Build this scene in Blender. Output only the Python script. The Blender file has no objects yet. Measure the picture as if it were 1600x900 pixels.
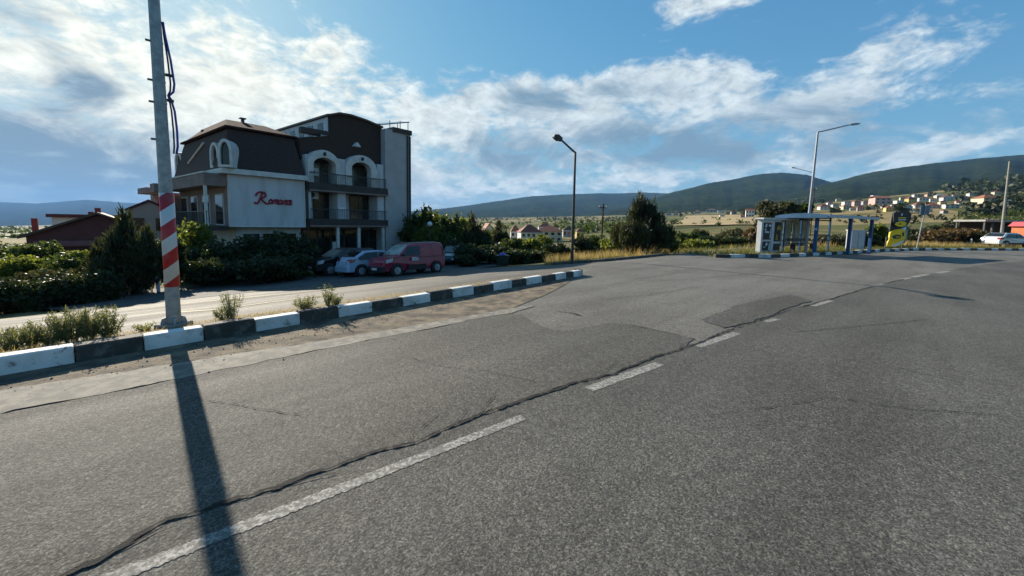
# ------------------------------------------------------------------ light and air settings
HAZE = 5.6e-5
STRIPE_PH = .38
SUN_ELD, SUN_S, SKY_S, EXPO = 24.0, 4.8, .06, 1.13
C_LIT, C_SUN = (5.6, 6.2, 6.4), (8.6, 8.5, 7.3)
C_DARK, C_DSUN = (1.6, 2.5, 3.3), (1.8, 2.5, 3.1)
SKY_TINT = (.40, .97, 1.6)
HZ_MIX, HZ_COL = .80, (2.15, 2.75, 2.95)
CLOUDS = [(120, 130, 330, 170, .62), (380, 90, 170, 120, .42), (560, 75, 60, 28, .6), (560, 175, 260, 60, .5), (470, 250, 500, 60, .3),
          (860, 150, 230, 55, .75), (1080, 130, 190, 36, .55), (960, 200, 320, 45, .4), (1420, 75, 130, 42, .75, 12), (1270, 165, 110, 30, .5),
          (1080, 5, 100, 22, .85), (650, 6, 40, 14, .4), (1200, 215, 380, 50, .35), (780, 280, 500, 36, .6), (1400, 235, 300, 26, .45), (200, 290, 330, 40, .35), (990, 52, 40, 8, .3),
          (680, 25, 150, 50, -1.0), (880, 45, 180, 45, -.8), (1250, 70, 60, 60, -.3), (1560, 180, 120, 60, -.25)]
DARKS = [(125, 130, 60, 22, 1.0), (300, 110, 60, 36, .9), (60, 30, 110, 26, .7), (850, 150, 120, 24, .8), (1000, 225, 300, 34, .9), (740, 255, 200, 26, .5),
         (90, 240, 260, 80, 1.1), (200, 320, 200, 40, .6), (1250, 235, 260, 30, .5), (340, 60, 220, 110, -.7), (560, 170, 150, 40, -.5), (900, 105, 200, 22, -.6)]
import bpy, bmesh, math, random
import numpy as np
from mathutils import Vector, Matrix
R = math.radians
S = bpy.context.scene
COL = S.collection
EYE = 1.6
# ------------------------------------------------------------------ camera
FPX, PYC = 600.0, 404.5
TH, RO = math.atan(55.7 / 600.0), 0.02
fwd = Vector((0, math.cos(TH), -math.sin(TH)))
r0, u0 = Vector((1, 0, 0)), Vector((0, math.sin(TH), math.cos(TH)))
rgt = r0 * math.cos(RO) + u0 * math.sin(RO)
upv = u0 * math.cos(RO) - r0 * math.sin(RO)
cd = bpy.data.cameras.new('camera'); cam = bpy.data.objects.new('camera', cd); COL.objects.link(cam)
cam.matrix_world = Matrix(((rgt.x, upv.x, -fwd.x, 0), (rgt.y, upv.y, -fwd.y, 0), (rgt.z, upv.z, -fwd.z, EYE), (0, 0, 0, 1)))
cd.sensor_width = 36; cd.lens = FPX / 1600 * 36; cd.shift_y = -(450 - PYC) / 1600
cd.clip_start = 0.05; cd.clip_end = 40000
S.camera = cam
CAM = Vector((0, 0, EYE))
def ray(px, py):
    return fwd + rgt * ((px - 800) / FPX) + upv * ((PYC - py) / FPX)
def G(px, py, z=0.0):
    d = ray(px, py); t = (z - EYE) / d.z
    return CAM + d * t
# ------------------------------------------------------------------ the lie of the land
K0, K1 = G(118, 568), G(910, 431)
ed = (K1 - K0); KL = ed.length; ed.normalize()
en = Vector((-ed.y, ed.x, 0))
def pq(x, y):
    return (x - K0.x) * ed.x + (y - K0.y) * ed.y, (x - K0.x) * en.x + (y - K0.y) * en.y
def PQ(p, q):
    v = K0 + ed * p + en * q
    return (v.x, v.y)
SIDE_Q = [-1, 0, 0.6, 3, 12, 16, 26, 40, 80, 300]
SIDE_Z = [0, 0, 0.0, -0.22, -1.42, -1.7, -2.0, -2.6, -5, -12]
TU = [-1.6, -1.33, -.67, 0, .33, .58, .83, 1.08, 1.33, 1.9]
TD = [60, 150, 400, 1000, 3000, 9000]
TZ = [[-5, -10, -20, -40, -105, -300], [-4, -9, -18, -38, -100, -300], [-3, -6, -10, -15, -10, -10], [-2.2, -3, -2, 4, 45, 120],
      [-1.5, -1, 4, 22, 80, 240], [-.3, 2.5, 13, 40, 130, 380], [0, 3.5, 20, 72, 260, 600], [.2, 6, 31, 100, 330, 700],
      [.3, 8, 42, 140, 420, 900], [.3, 10, 50, 160, 460, 900]]
TZ = np.array(TZ)
def height(x, y):
    p, q = pq(x, y)
    near = float(np.interp(q, SIDE_Q, SIDE_Z))
    r = math.hypot(x, y)
    Y = max(y, r * 0.45)
    w = (Y - 35) / 55.0
    w = 0 if w < 0 else (1 if w > 1 else w * w * (3 - 2 * w))
    if w == 0: return near
    u = max(-1.6, min(1.9, x / Y))
    col = [np.interp(u, TU, TZ[:, k]) for k in range(len(TD))]
    far = float(np.interp(math.log(max(Y, 60)), np.log(TD), col))
    return near * (1 - w) + far * w
def GH(px, py, maxd=4000):
    d = ray(px, py); d = d / d.y; t = 1.0; prev = 0.5
    while t < maxd:
        P = CAM + d * t
        if P.z < height(P.x, P.y):
            a, b = prev, t
            for _ in range(25):
                m = (a + b) / 2; P = CAM + d * m
                if P.z < height(P.x, P.y): b = m
                else: a = m
            return CAM + d * b
        prev = t; t *= 1.03
    return CAM + d * maxd
def at(px, d, drop=0.0):                      # point on the ground at horizontal depth d in the direction of column px
    x = (px - 800) / FPX * d
    return Vector((x, d, height(x, d) - drop))
def Xat(px, py, d):
    r = ray(px, py); return r.x / r.y * d
def Zat(px, py, d):                           # height of the sight line at depth d
    r = ray(px, py); return EYE + r.z / r.y * d
# ------------------------------------------------------------------ mesh builder
def tag(o, label=None, cat=None, group=None, kind=None):
    if label: o['label'] = label
    if cat: o['category'] = cat
    if group: o['group'] = group
    if kind: o['kind'] = kind
    return o
def empty(name, loc, rz=0, label=None, cat=None, group=None):
    o = bpy.data.objects.new(name, None); COL.objects.link(o)
    o.location = loc; o.rotation_euler.z = rz; o.empty_display_size = .3
    return tag(o, label, cat, group)
class MB:
    def __init__(s, T=None):
        s.v = []; s.f = []; s.T = T
    def add(s, vs, fs):
        n = len(s.v)
        s.v += [tuple(s.T(*v)) if s.T else tuple(v) for v in vs]
        s.f += [tuple(i + n for i in f) for f in fs]
        return s
    def box(s, x0, x1, y0, y1, z0, z1):
        return s.add([(x0, y0, z0), (x1, y0, z0), (x1, y1, z0), (x0, y1, z0), (x0, y0, z1), (x1, y0, z1), (x1, y1, z1), (x0, y1, z1)],
                     [(3, 2, 1, 0), (4, 5, 6, 7), (0, 1, 5, 4), (1, 2, 6, 5), (2, 3, 7, 6), (3, 0, 4, 7)])
    def hexa(s, b, t):                        # two quads, bottom and top, joined
        return s.add(list(b) + list(t), [(3, 2, 1, 0), (4, 5, 6, 7), (0, 1, 5, 4), (1, 2, 6, 5), (2, 3, 7, 6), (3, 0, 4, 7)])
    def prism(s, poly, a, b, ax='y'):         # poly of 2-D points extruded along an axis from a to b
        n = len(poly)
        def mk(p, c):
            return (p[0], c, p[1]) if ax == 'y' else ((c, p[0], p[1]) if ax == 'x' else (p[0], p[1], c))
        vs = [mk(p, a) for p in poly] + [mk(p, b) for p in poly]
        fs = [tuple(range(n - 1, -1, -1)), tuple(range(n, 2 * n))] + [(i, (i + 1) % n, n + (i + 1) % n, n + i) for i in range(n)]
        return s.add(vs, fs)
    def tube(s, pts, rad, n=10, cap=True):
        pts = [Vector(p) for p in pts]
        if not isinstance(rad, (list, tuple)): rad = [rad] * len(pts)
        vs = []; fs = []
        for i, p in enumerate(pts):
            t = (pts[min(i + 1, len(pts) - 1)] - pts[max(i - 1, 0)]).normalized()
            a = Vector((1, 0, 0)) if abs(t.x) < .8 else Vector((0, 1, 0))
            e1 = t.cross(a).normalized(); e2 = t.cross(e1)
            for k in range(n):
                g = 2 * math.pi * k / n
                vs.append(p + (e1 * math.cos(g) + e2 * math.sin(g)) * rad[i])
        for i in range(len(pts) - 1):
            for k in range(n):
                fs.append((i * n + k, i * n + (k + 1) % n, (i + 1) * n + (k + 1) % n, (i + 1) * n + k))
        if cap:
            fs.append(tuple(range(n - 1, -1, -1))); fs.append(tuple((len(pts) - 1) * n + k for k in range(n)))
        return s.add(vs, fs)
    def ball(s, c, r, n=10, m=6):
        if not isinstance(r, (list, tuple)): r = (r, r, r)
        vs = [(c[0], c[1], c[2] - r[2])]; fs = []
        for i in range(1, m):
            a = -math.pi / 2 + math.pi * i / m
            for k in range(n):
                g = 2 * math.pi * k / n
                vs.append((c[0] + r[0] * math.cos(a) * math.cos(g), c[1] + r[1] * math.cos(a) * math.sin(g), c[2] + r[2] * math.sin(a)))
        vs.append((c[0], c[1], c[2] + r[2])); t = len(vs) - 1
        for k in range(n):
            fs.append((0, 1 + (k + 1) % n, 1 + k)); fs.append((t, 1 + (m - 2) * n + k, 1 + (m - 2) * n + (k + 1) % n))
        for i in range(m - 2):
            for k in range(n):
                fs.append((1 + i * n + k, 1 + i * n + (k + 1) % n, 1 + (i + 1) * n + (k + 1) % n, 1 + (i + 1) * n + k))
        return s.add(vs, fs)
    def build(s, name, mat, parent=None, local=False, smooth=False, bevel=0, normals=True, solid=0):
        root = parent
        off = Vector((0, 0, 0))
        if parent is not None and not local:
            while root is not None:
                off += root.location; root = root.parent
        me = bpy.data.meshes.new(name)
        me.from_pydata([(v[0] - off.x, v[1] - off.y, v[2] - off.z) for v in s.v], [], s.f)
        if normals:
            bm = bmesh.new(); bm.from_mesh(me); bmesh.ops.recalc_face_normals(bm, faces=bm.faces[:]); bm.to_mesh(me); bm.free()
        if smooth: me.polygons.foreach_set('use_smooth', [True] * len(me.polygons))
        me.materials.append(mat)
        o = bpy.data.objects.new(name, me); COL.objects.link(o)
        if parent is not None: o.parent = parent
        if bevel:
            m = o.modifiers.new('b', 'BEVEL'); m.width = bevel; m.segments = 2; m.limit_method = 'ANGLE'; m.angle_limit = R(35)
        return o
def copy_tree(o, parent=None):
    c = o.copy(); COL.objects.link(c)
    if parent is not None: c.parent = parent
    for ch in [k for k in bpy.data.objects if k.parent == o]: copy_tree(ch, c)
    return c
# ------------------------------------------------------------------ materials
class NT:
    def __init__(s, tree):
        s.t = tree; s.n = tree.nodes; s.l = tree.links
    def add(s, typ, **kw):
        n = s.n.new(typ)
        for k, v in kw.items(): setattr(n, k, v)
        return n
    def put(s, sock, val):
        if hasattr(val, 'is_output'): s.l.new(val, sock)
        elif val is not None: sock.default_value = val
    def math(s, op, a, b=None, c=None, clamp=False):
        n = s.add('ShaderNodeMath', operation=op, use_clamp=clamp)
        s.put(n.inputs[0], a); s.put(n.inputs[1], b); s.put(n.inputs[2], c)
        return n.outputs[0]
    def vmath(s, op, a, b=None, out=0):
        n = s.add('ShaderNodeVectorMath', operation=op)
        s.put(n.inputs[0], a); s.put(n.inputs[1], b)
        return n.outputs[out]
    def noise(s, vec, scale, detail=4, rough=.55, lac=2.0, dist=0):
        n = s.add('ShaderNodeTexNoise'); s.put(n.inputs['Vector'], vec)
        n.inputs['Scale'].default_value = scale; n.inputs['Detail'].default_value = detail
        n.inputs['Roughness'].default_value = rough; n.inputs['Distortion'].default_value = dist
        return n.outputs['Fac']
    def ramp(s, fac, lo, hi, a=0.0, b=1.0):
        n = s.add('ShaderNodeMapRange'); n.clamp = True; n.interpolation_type = 'SMOOTHSTEP'
        s.put(n.inputs[0], fac)
        for i, v in enumerate((lo, hi, a, b)): n.inputs[1 + i].default_value = v
        return n.outputs[0]
    def mix(s, fac, a, b, blend='MIX'):
        n = s.add('ShaderNodeMix', data_type='RGBA', blend_type=blend)
        s.put(n.inputs[0], fac)
        for i, v in ((6, a), (7, b)):
            if isinstance(v, tuple): v = (v[0], v[1], v[2], 1)
            s.put(n.inputs[i], v)
        return n.outputs[2]
MATS = {}
def newmat(name):
    m = bpy.data.materials.new(name); m.use_nodes = True
    t = NT(m.node_tree); b = m.node_tree.nodes['Principled BSDF']
    return m, t, b
def M(name, c, c2=None, scale=6, rough=.7, metal=0, bump=0, bscale=None, spec=.4, detail=5, lo=.35, hi=.65, stretch=None):
    if name in MATS: return MATS[name]
    m, t, b = newmat(name)
    tc = t.add('ShaderNodeTexCoord').outputs['Object']
    if stretch: tc = t.vmath('MULTIPLY', tc, stretch)
    c2 = c2 or tuple(x * .8 for x in c)
    f = t.ramp(t.noise(tc, scale, detail), lo, hi)
    t.put(b.inputs['Base Color'], t.mix(f, c, c2))
    b.inputs['Roughness'].default_value = rough; b.inputs['Metallic'].default_value = metal
    b.inputs['Specular IOR Level'].default_value = spec
    if bump:
        bn = t.add('ShaderNodeBump'); bn.inputs['Strength'].default_value = bump; bn.inputs['Distance'].default_value = .02
        t.put(bn.inputs['Height'], t.noise(tc, bscale or scale * 4, 6)); t.put(b.inputs['Normal'], bn.outputs[0])
    MATS[name] = m
    return m
def glassmat(name, c, rough=.08):
    m, t, b = newmat(name)
    tc = t.add('ShaderNodeTexCoord').outputs['Object']
    f = t.ramp(t.noise(tc, 1.5, 3), .4, .6)
    t.put(b.inputs['Base Color'], t.mix(f, c, tuple(x * .6 for x in c)))
    b.inputs['Roughness'].default_value = rough; b.inputs['Specular IOR Level'].default_value = .6
    return m
def leafmat(name, c1, c2, c3=None, trans=.35):
    m, t, b = newmat(name)
    g = t.add('ShaderNodeNewGeometry'); tc = t.add('ShaderNodeTexCoord').outputs['Object']
    rnd = g.outputs['Random Per Island']
    f2 = t.ramp(t.noise(tc, 1.7, 3), .35, .65)
    col = t.mix(rnd, c1, c2)
    col = t.mix(f2, col, c3 or tuple(x * .6 for x in c1))
    t.put(b.inputs['Base Color'], col); b.inputs['Roughness'].default_value = .55; b.inputs['Specular IOR Level'].default_value = .3
    tr = t.add('ShaderNodeBsdfTranslucent'); tcol = t.mix(.5, col, (c2[0] * 1.6, c2[1] * 1.5, c2[2] * .8)); t.put(tr.inputs[0], tcol)
    mx = t.add('ShaderNodeMixShader'); mx.inputs[0].default_value = trans
    t.l.new(b.outputs[0], mx.inputs[1]); t.l.new(tr.outputs[0], mx.inputs[2])
    t.l.new(mx.outputs[0], m.node_tree.nodes['Material Output'].inputs['Surface'])
    return m
def asphalt(name, dark, light, grain, bump, stain=.5, scale=95):
    m, t, b = newmat(name)
    tc = t.add('ShaderNodeTexCoord').outputs['Object']
    v = t.add('ShaderNodeTexVoronoi'); v.inputs['Scale'].default_value = scale; t.put(v.inputs['Vector'], tc)
    sep = t.add('ShaderNodeSeparateColor'); t.l.new(v.outputs['Color'], sep.inputs[0])
    v2 = t.add('ShaderNodeTexVoronoi'); v2.inputs['Scale'].default_value = scale * .43; t.put(v2.inputs['Vector'], tc)
    sep2 = t.add('ShaderNodeSeparateColor'); t.l.new(v2.outputs['Color'], sep2.inputs[0])
    n1 = t.noise(tc, scale * 1.6, 4, .7); n2 = t.noise(tc, scale * .12, 6, .7)
    g = t.math('ADD', t.math('MULTIPLY', sep.outputs[0], .62 * grain / .6), t.math('ADD', t.math('MULTIPLY', sep2.outputs[1], .28), t.math('MULTIPLY', t.ramp(n2, .3, .7), .12)))
    g = t.math('POWER', g, 2.0)
    rot = t.add('ShaderNodeMapping'); rot.vector_type = 'TEXTURE'; t.put(rot.inputs['Vector'], tc); rot.inputs['Rotation'].default_value = (0, 0, math.atan2(ed.y, ed.x) - .10); rot.inputs['Scale'].default_value = (7.0, 1.0, 1.0)
    track = t.ramp(t.noise(rot.outputs[0], .85, 5, .6), .34, .66)
    big = t.ramp(t.noise(tc, .42, 7, .68), .32, .68)
    spot = t.ramp(t.noise(tc, 2.6, 8, .72), .60, .74)
    col = t.mix(g, dark, light)
    k = t.math('ADD', 1.0 - .34 * stain, t.math('ADD', t.math('MULTIPLY', track, .40 * stain), t.math('MULTIPLY', big, .30 * stain)))
    col = t.vmath('SCALE', col, None); col_s = col; t.put(col.node.inputs[0], t.mix(g, dark, light)); t.put(col.node.inputs['Scale'], k)
    col = t.mix(t.math('MULTIPLY', spot, .35 * stain), col, tuple(x * .9 for x in dark))
    t.put(b.inputs['Base Color'], col)
    t.put(b.inputs['Roughness'], t.math('SUBTRACT', .88, t.math('MULTIPLY', track, .10))); b.inputs['Specular IOR Level'].default_value = .35
    bn = t.add('ShaderNodeBump'); bn.inputs['Strength'].default_value = bump; bn.inputs['Distance'].default_value = .0075
    hgt = t.math('ADD', t.math('MULTIPLY', sep.outputs[0], .8), t.math('ADD', t.math('MULTIPLY', n1, .7), t.math('MULTIPLY', v2.outputs['Distance'], -.5)))
    t.put(bn.inputs['Height'], hgt); t.put(b.inputs['Normal'], bn.outputs[0])
    return m
def worn(name, paint, under, amount=.5, scale=14, rough=.7, grime=None):
    m, t, b = newmat(name)
    tc = t.add('ShaderNodeTexCoord').outputs['Object']
    f = t.ramp(t.noise(tc, scale, 8, .72), amount - .08, amount + .08)
    p2 = t.mix(t.ramp(t.noise(tc, 2.2, 5, .6), .35, .7), paint, grime or tuple(x * .72 for x in paint))
    t.put(b.inputs['Base Color'], t.mix(f, under, p2)); b.inputs['Roughness'].default_value = rough
    bn = t.add('ShaderNodeBump'); bn.inputs['Strength'].default_value = .35; bn.inputs['Distance'].default_value = .006
    t.put(bn.inputs['Height'], t.noise(tc, 70, 4)); t.put(b.inputs['Normal'], bn.outputs[0])
    return m
ASPH_C = asphalt('asphalt_coarse', (.034, .032, .028), (.225, .212, .176), .60, 1.0, .6, 118)
ASPH_R = asphalt('asphalt_right', (.033, .032, .029), (.222, .21, .176), .60, 1.0, .85, 122)
ASPH_S = asphalt('asphalt_worn', (.060, .056, .048), (.34, .318, .27), .5, .6, .9, 110)
ASPH_D = asphalt('asphalt_street', (.055, .051, .043), (.20, .185, .15), .5, .5, .9, 110)
PATCHD = asphalt('asphalt_patch', (.022, .022, .020), (.22, .205, .17), .6, .9, .8, 90)
DIRT = M('roadside_dirt', (.20, .155, .10), (.060, .050, .038), 3.5, .95, bump=.9, bscale=50, detail=10)
CEM = worn('cement_gutter', (.235, .212, .168), (.12, .112, .096), .50, 7, .9)
LINEW = worn('road_paint', (.40, .385, .345), (.12, .115, .10), .53, 40, .85)
LINEY = worn('yellow_paint', (.62, .50, .24), (.20, .19, .16), .44, 16, .8)
TAR = M('crack_tar', (.006, .006, .006), (.016, .016, .015), 30, .9, bump=.8)
KW = worn('kerb_white', (.72, .72, .70), (.20, .19, .17), .385, 9, .75, (.47, .46, .43))
KB = worn('kerb_black', (.058, .053, .045), (.13, .118, .10), .44, 7, .85)
CONC = M('concrete', (.30, .29, .26), (.20, .19, .17), 8, .9, bump=.5)
STEEL = M('galvanised_steel', (.36, .38, .38), (.26, .28, .28), 14, .5, .55, bump=.08)
DSTEEL = M('dark_steel', (.07, .075, .08), (.04, .042, .045), 10, .5, .4)
BLACK = M('black_plastic', (.012, .012, .013), (.02, .02, .02), 10, .5)
RUBBER = M('rubber', (.016, .016, .016), (.028, .027, .026), 20, .85)
BARK = M('bark', (.075, .055, .04), (.04, .03, .024), 12, .95, bump=.8)
WHITEP = M('white_panel', (.66, .67, .68), (.55, .56, .57), 2, .6)
# ================================================================== SETTING
rng = random.Random(7)
def inpoly(x, y, poly):
    c = False; j = len(poly) - 1
    for i in range(len(poly)):
        xi, yi = poly[i]; xj, yj = poly[j]
        if (yi > y) != (yj > y) and x < (xj - xi) * (y - yi) / (yj - yi) + xi: c = not c
        j = i
    return c
def xy(v): return (v.x, v.y)
def rough_edge(poly, amp, step=.12, seed=1, keep=60):
    r = random.Random(seed); out = []; n = len(poly); dr = 0
    for i in range(n):
        a, b = Vector(poly[i]), Vector(poly[(i + 1) % n]); L = (b - a).length
        out.append((a.x, a.y))
        if a.length > keep or b.length > keep or L < step * 2: continue
        d = (b - a) / L; nn = Vector((-d.y, d.x)); k = int(min(L / step, 160))
        for j in range(1, k):
            dr = dr * .75 + r.uniform(-amp, amp); p_ = a + d * (L * j / k) + nn * dr; out.append((p_.x, p_.y))
    return out
def sheet(name, poly, mat, zoff, res=None, hfun=height, parent=None, kind='structure', jitter=0):
    bm = bmesh.new()
    bm.faces.new([bm.verts.new((p[0], p[1], 0)) for p in poly])
    bmesh.ops.triangulate(bm, faces=bm.faces[:])
    if res:
        for ax in (0, 1):
            lo = min(p[ax] for p in poly); hi = max(p[ax] for p in poly); c = lo + res
            while c < hi:
                no = (1, 0, 0) if ax == 0 else (0, 1, 0); co = (c, 0, 0) if ax == 0 else (0, c, 0)
                bmesh.ops.bisect_plane(bm, geom=bm.verts[:] + bm.edges[:] + bm.faces[:], plane_co=co, plane_no=no)
                c += res
    for v in bm.verts: v.co.z = hfun(v.co.x, v.co.y) + zoff
    bmesh.ops.recalc_face_normals(bm, faces=bm.faces[:])
    for f in bm.faces:
        if f.normal.z < 0: f.normal_flip()
    me = bpy.data.meshes.new(name); bm.to_mesh(me); bm.free(); me.materials.append(mat)
    o = bpy.data.objects.new(name, me); COL.objects.link(o)
    if parent: o.parent = parent
    else: tag(o, kind=kind)
    return o
flat = lambda x, y: 0.0
# ---- road outline
verge_edge = [xy(GH(px, py)) for px, py in ((742, 419.5), (800, 416.5), (862, 414.5), (940, 409), (1000, 403.5), (1042, 399))]
lane_l = [xy(GH(px, py)) for px, py in ((1110, 391), (1180, 386.5))]
lane_r = [xy(GH(px, py)) for px, py in ((1190, 389.5), (1128, 396))]
kerb_px = [(1118, 402.5), (1160, 402.8), (1205, 402.5), (1250, 401), (1285, 399), (1318, 397), (1370, 393.5), (1430, 391.3), (1500, 391), (1600, 391.6), (1700, 393)]
rk = [xy(G(*p)) for p in kerb_px]
rk.append((rk[-1][0] + 25, rk[-1][1] + 6))
main_poly = [PQ(-45, 0), PQ(KL, 0), PQ(KL + .22, .12), PQ(KL + .12, .32), PQ(KL - 5, .55), PQ(KL - 9, .95), PQ(-3, 1.45), PQ(-45, 1.5), PQ(-45, 11.6), PQ(0, 11.55)] \
    + verge_edge + lane_l + lane_r + rk + [(95, -45), (-20, -45)]
road = sheet('main_road', main_poly, ASPH_S, 0, 1.5)
# side street has its own greyer, sandier surface
ss = [PQ(-45, 1.5), PQ(-3, 1.45), PQ(KL - 9, .95), PQ(KL - 5, .55), PQ(KL + .12, .32), PQ(KL + 2.5, 1.6), PQ(KL + 6.0, 4.8), verge_edge[1], verge_edge[0], PQ(0, 11.55), PQ(-45, 11.6)]
sheet('side_street', ss, ASPH_D, .004, 1.5)
# yellow lines along the side street
def strip(name, pts, w, mat, zoff, hf=height, kind='structure', parent=None, jit=0, seed=1, wv=.12, step=.035, keepd=.82):
    r = random.Random(seed); P = []
    for i in range(len(pts) - 1):
        a, b = Vector(pts[i]).to_2d(), Vector(pts[i + 1]).to_2d(); n = max(1, int((b - a).length / (step if jit else .5)))
        for k in range(n): P.append(a.lerp(b, k / n))
    P.append(Vector(pts[-1]).to_2d())
    vs = []; fs = []; drift = 0
    for i, p in enumerate(P):
        t = (P[min(i + 1, len(P) - 1)] - P[max(i - 1, 0)]).normalized(); nn = Vector((-t.y, t.x))
        ww = w * .5 * (1 + (r.uniform(-wv, wv) if jit else 0)); drift = drift * keepd + r.uniform(-jit, jit)
        for s in (1, -1):
            q = p + nn * (ww * s + drift); vs.append((q.x, q.y, hf(q.x, q.y) + zoff))
    for i in range(len(P) - 1): fs.append((2 * i, 2 * i + 1, 2 * i + 3, 2 * i + 2))
    me = bpy.data.meshes.new(name); me.from_pydata(vs, [], fs); me.materials.append(mat)
    o = bpy.data.objects.new(name, me); COL.objects.link(o)
    if parent: o.parent = parent
    else: tag(o, kind=kind)
    return o
strip('road_marking', [xy(GH(*p)) for p in ((-150, 512), (0, 500), (120, 490), (250, 478), (420, 462), (560, 447), (700, 432))], .18, LINEY, .009)
strip('road_marking', [xy(GH(*p)) for p in ((270, 489), (340, 484), (420, 473), (520, 460))], .14, LINEY, .009)
# coarse lanes either side of the long crack
crack_px = [(112, 893), (150, 880), (185, 862), (215, 840), (262, 815), (312, 803), (370, 781), (430, 765), (480, 745), (545, 722), (600, 703), (650, 690), (700, 668),
            (745, 650), (800, 632), (850, 615), (905, 597), (960, 585), (1010, 563), (1060, 548), (1090, 537), (1130, 520), (1180, 503), (1230, 486), (1290, 470), (1365, 447), (1415, 436)]
crack = [xy(G(*p)) for p in crack_px]
cb = Vector(crack[0]) - Vector(crack[4]); cb = Vector(crack[0]) + cb.normalized() * 9
cr_all = [(cb.x, cb.y)] + crack
right_poly = cr_all + [xy(G(*p)) for p in ((1470, 424.5), (1540, 413), (1640, 404))] + [(94, 30), (94, -44), (cb.x, -44)]
sheet('road_lane', rough_edge(right_poly, .012, .10, 1, 34), ASPH_R, .006)
g0, g1 = G(0, 648), G(780, 492); gd = (g1 - g0).normalized(); gback = g0 - gd * 12
left_poly = [xy(gback), xy(g0)] + [xy(G(*p)) for p in ((300, 588), (560, 535), (780, 492), (815, 491), (850, 511), (878, 517), (950, 505), (990, 508), (1040, 519), (1086, 530))] \
    + [crack[i] for i in range(19, -1, -1)] + [(cb.x, cb.y)]
sheet('road_lane', rough_edge(left_poly, .022, .10, 2), ASPH_C, .006)
sheet('road_patch', rough_edge([xy(G(*p)) for p in ((1096, 500), (1110, 493), (1150, 478), (1200, 467), (1234, 461), (1266, 470), (1225, 484), (1180, 499), (1130, 513))], .03, .12, 3), PATCHD, .010)
strip('road_crack', cr_all, .027, TAR, .014, flat, jit=.012, seed=3, wv=.72, keepd=.72)
rc = random.Random(21)
for k in range(11):
    i_ = rc.randrange(1, 20); a = Vector(cr_all[i_]).lerp(Vector(cr_all[i_ + 1]), rc.random()); ang = math.atan2(ed.y, ed.x) + rc.choice((1, -1)) * rc.uniform(.12, .45); L_ = rc.uniform(.15, .5)
    strip('road_crack', [(a.x, a.y), (a.x + L_ * math.cos(ang), a.y + L_ * math.sin(ang))], .006, TAR, .0142 + k * .00002, flat, jit=.006, seed=40 + k, wv=.9, keepd=.6)
for pts_, w_ in ((((640, 560), (700, 575), (760, 580), (850, 600)), .006), (((1180, 640), (1290, 622), (1420, 640), (1560, 650)), .007), (((300, 620), (380, 640), (470, 650)), .006), (((1240, 520), (1330, 512), (1450, 500)), .010), (((930, 470), (1010, 462), (1090, 448)), .012), (((1000, 440), (1090, 436), (1200, 425)), .016)):
    strip('road_crack', [xy(G(*p_)) for p_ in pts_], w_, TAR, .0140, flat, jit=.010, seed=int(pts_[0][0]), wv=.8, keepd=.9)
strip('road_crack', [xy(G(*p)) for p in ((985, 509), (1040, 520), (1086, 531))], .012, TAR, .014, flat, jit=.006, seed=5, wv=.75)
strip('road_crack', [xy(G(*p)) for p in ((872, 487), (893, 490), (908, 494))], .03, TAR, .014, flat, jit=.006, seed=6, wv=.75)
strip('road_crack', [xy(G(*p)) for p in ((1310, 560), (1390, 573), (1440, 585), (1500, 600))], .008, TAR, .014, flat, jit=.006, seed=8, wv=.75)
# gutter: dirt beside the kerb, then the pale cement strip
u0_, u1_ = G(0, 612), G(560, 524)
ud = (u1_ - u0_).normalized(); ub = u0_ - ud * 12
up_pts = [xy(ub), xy(u0_)] + [xy(G(*p)) for p in ((280, 568), (560, 524), (700, 500), (800, 482))]
sheet('roadside_dirt', [PQ(-20, 0.01), PQ(KL - .3, 0.01), xy(G(880, 447)), xy(G(850, 462))] + up_pts[::-1], DIRT, .008)
lo_pts = [xy(gback), xy(g0)] + [xy(G(*p)) for p in ((300, 588), (560, 535), (780, 492))]
sheet('gutter_strip', rough_edge(up_pts + [xy(G(*p)) for p in ((835, 478), (800, 490))] + lo_pts[::-1], .016, .06, 4), CEM, .0085)
# white dashes of the lane line
for a, b, w in (((150, 915), (818, 653), .085), ((920, 609), (1031, 569), .12), ((1090, 542), (1152, 521), .12), ((1196, 503.5), (1214, 499), .10), ((1270, 478.5), (1298, 470), .12),
                ((1364, 447.5), (1383, 443), .13), ((1408, 437), (1421, 434.3), .17), ((1425, 433.4), (1449, 429.2), .17), ((1465, 427), (1482, 424), .17)):
    A, B = G(*a), G(*b)
    if a[0] == 150: A = A - (B - A).normalized() * 3
    strip('lane_marking', [xy(A), xy(B)], w, LINEW, .0085, flat, jit=.0022, seed=int(a[0]), wv=.16, step=.011, keepd=.6)
# ---- kerbs
bpx = [118, 226, 320, 400, 470, 530, 583, 631, 674, 709, 742, 772, 801, 824, 848, 869, 885, 897, 910]
bp = []
for x in bpx:
    P = G(x, 568 - 137 / 792 * (x - 118)); bp.append(pq(P.x, P.y)[0])
step = bp[1] - bp[0]
bp = [bp[0] - step * k for k in range(30, 0, -1)] + bp
white0 = (30 - 1) % 2                           # the block that ends at the first measured joint is white
kerb_m, white_m = MB(), MB()
kr = random.Random(4)
for i in range(len(bp) - 1):
    m = white_m if i % 2 == white0 else kerb_m
    a, b = bp[i] + .004, bp[i + 1] - .004
    h = .188 + kr.uniform(-.014, .014); o = kr.uniform(-.012, .012)
    c = [PQ(a, o), PQ(b, o), PQ(b, .19 + o), PQ(a, .19 + o)]; t = [PQ(a, o + .02), PQ(b, o + .02), PQ(b, .19 + o), PQ(a, .19 + o)]
    m.hexa([(*p, -.12) for p in c], [(*p, h) for p in t])
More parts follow.
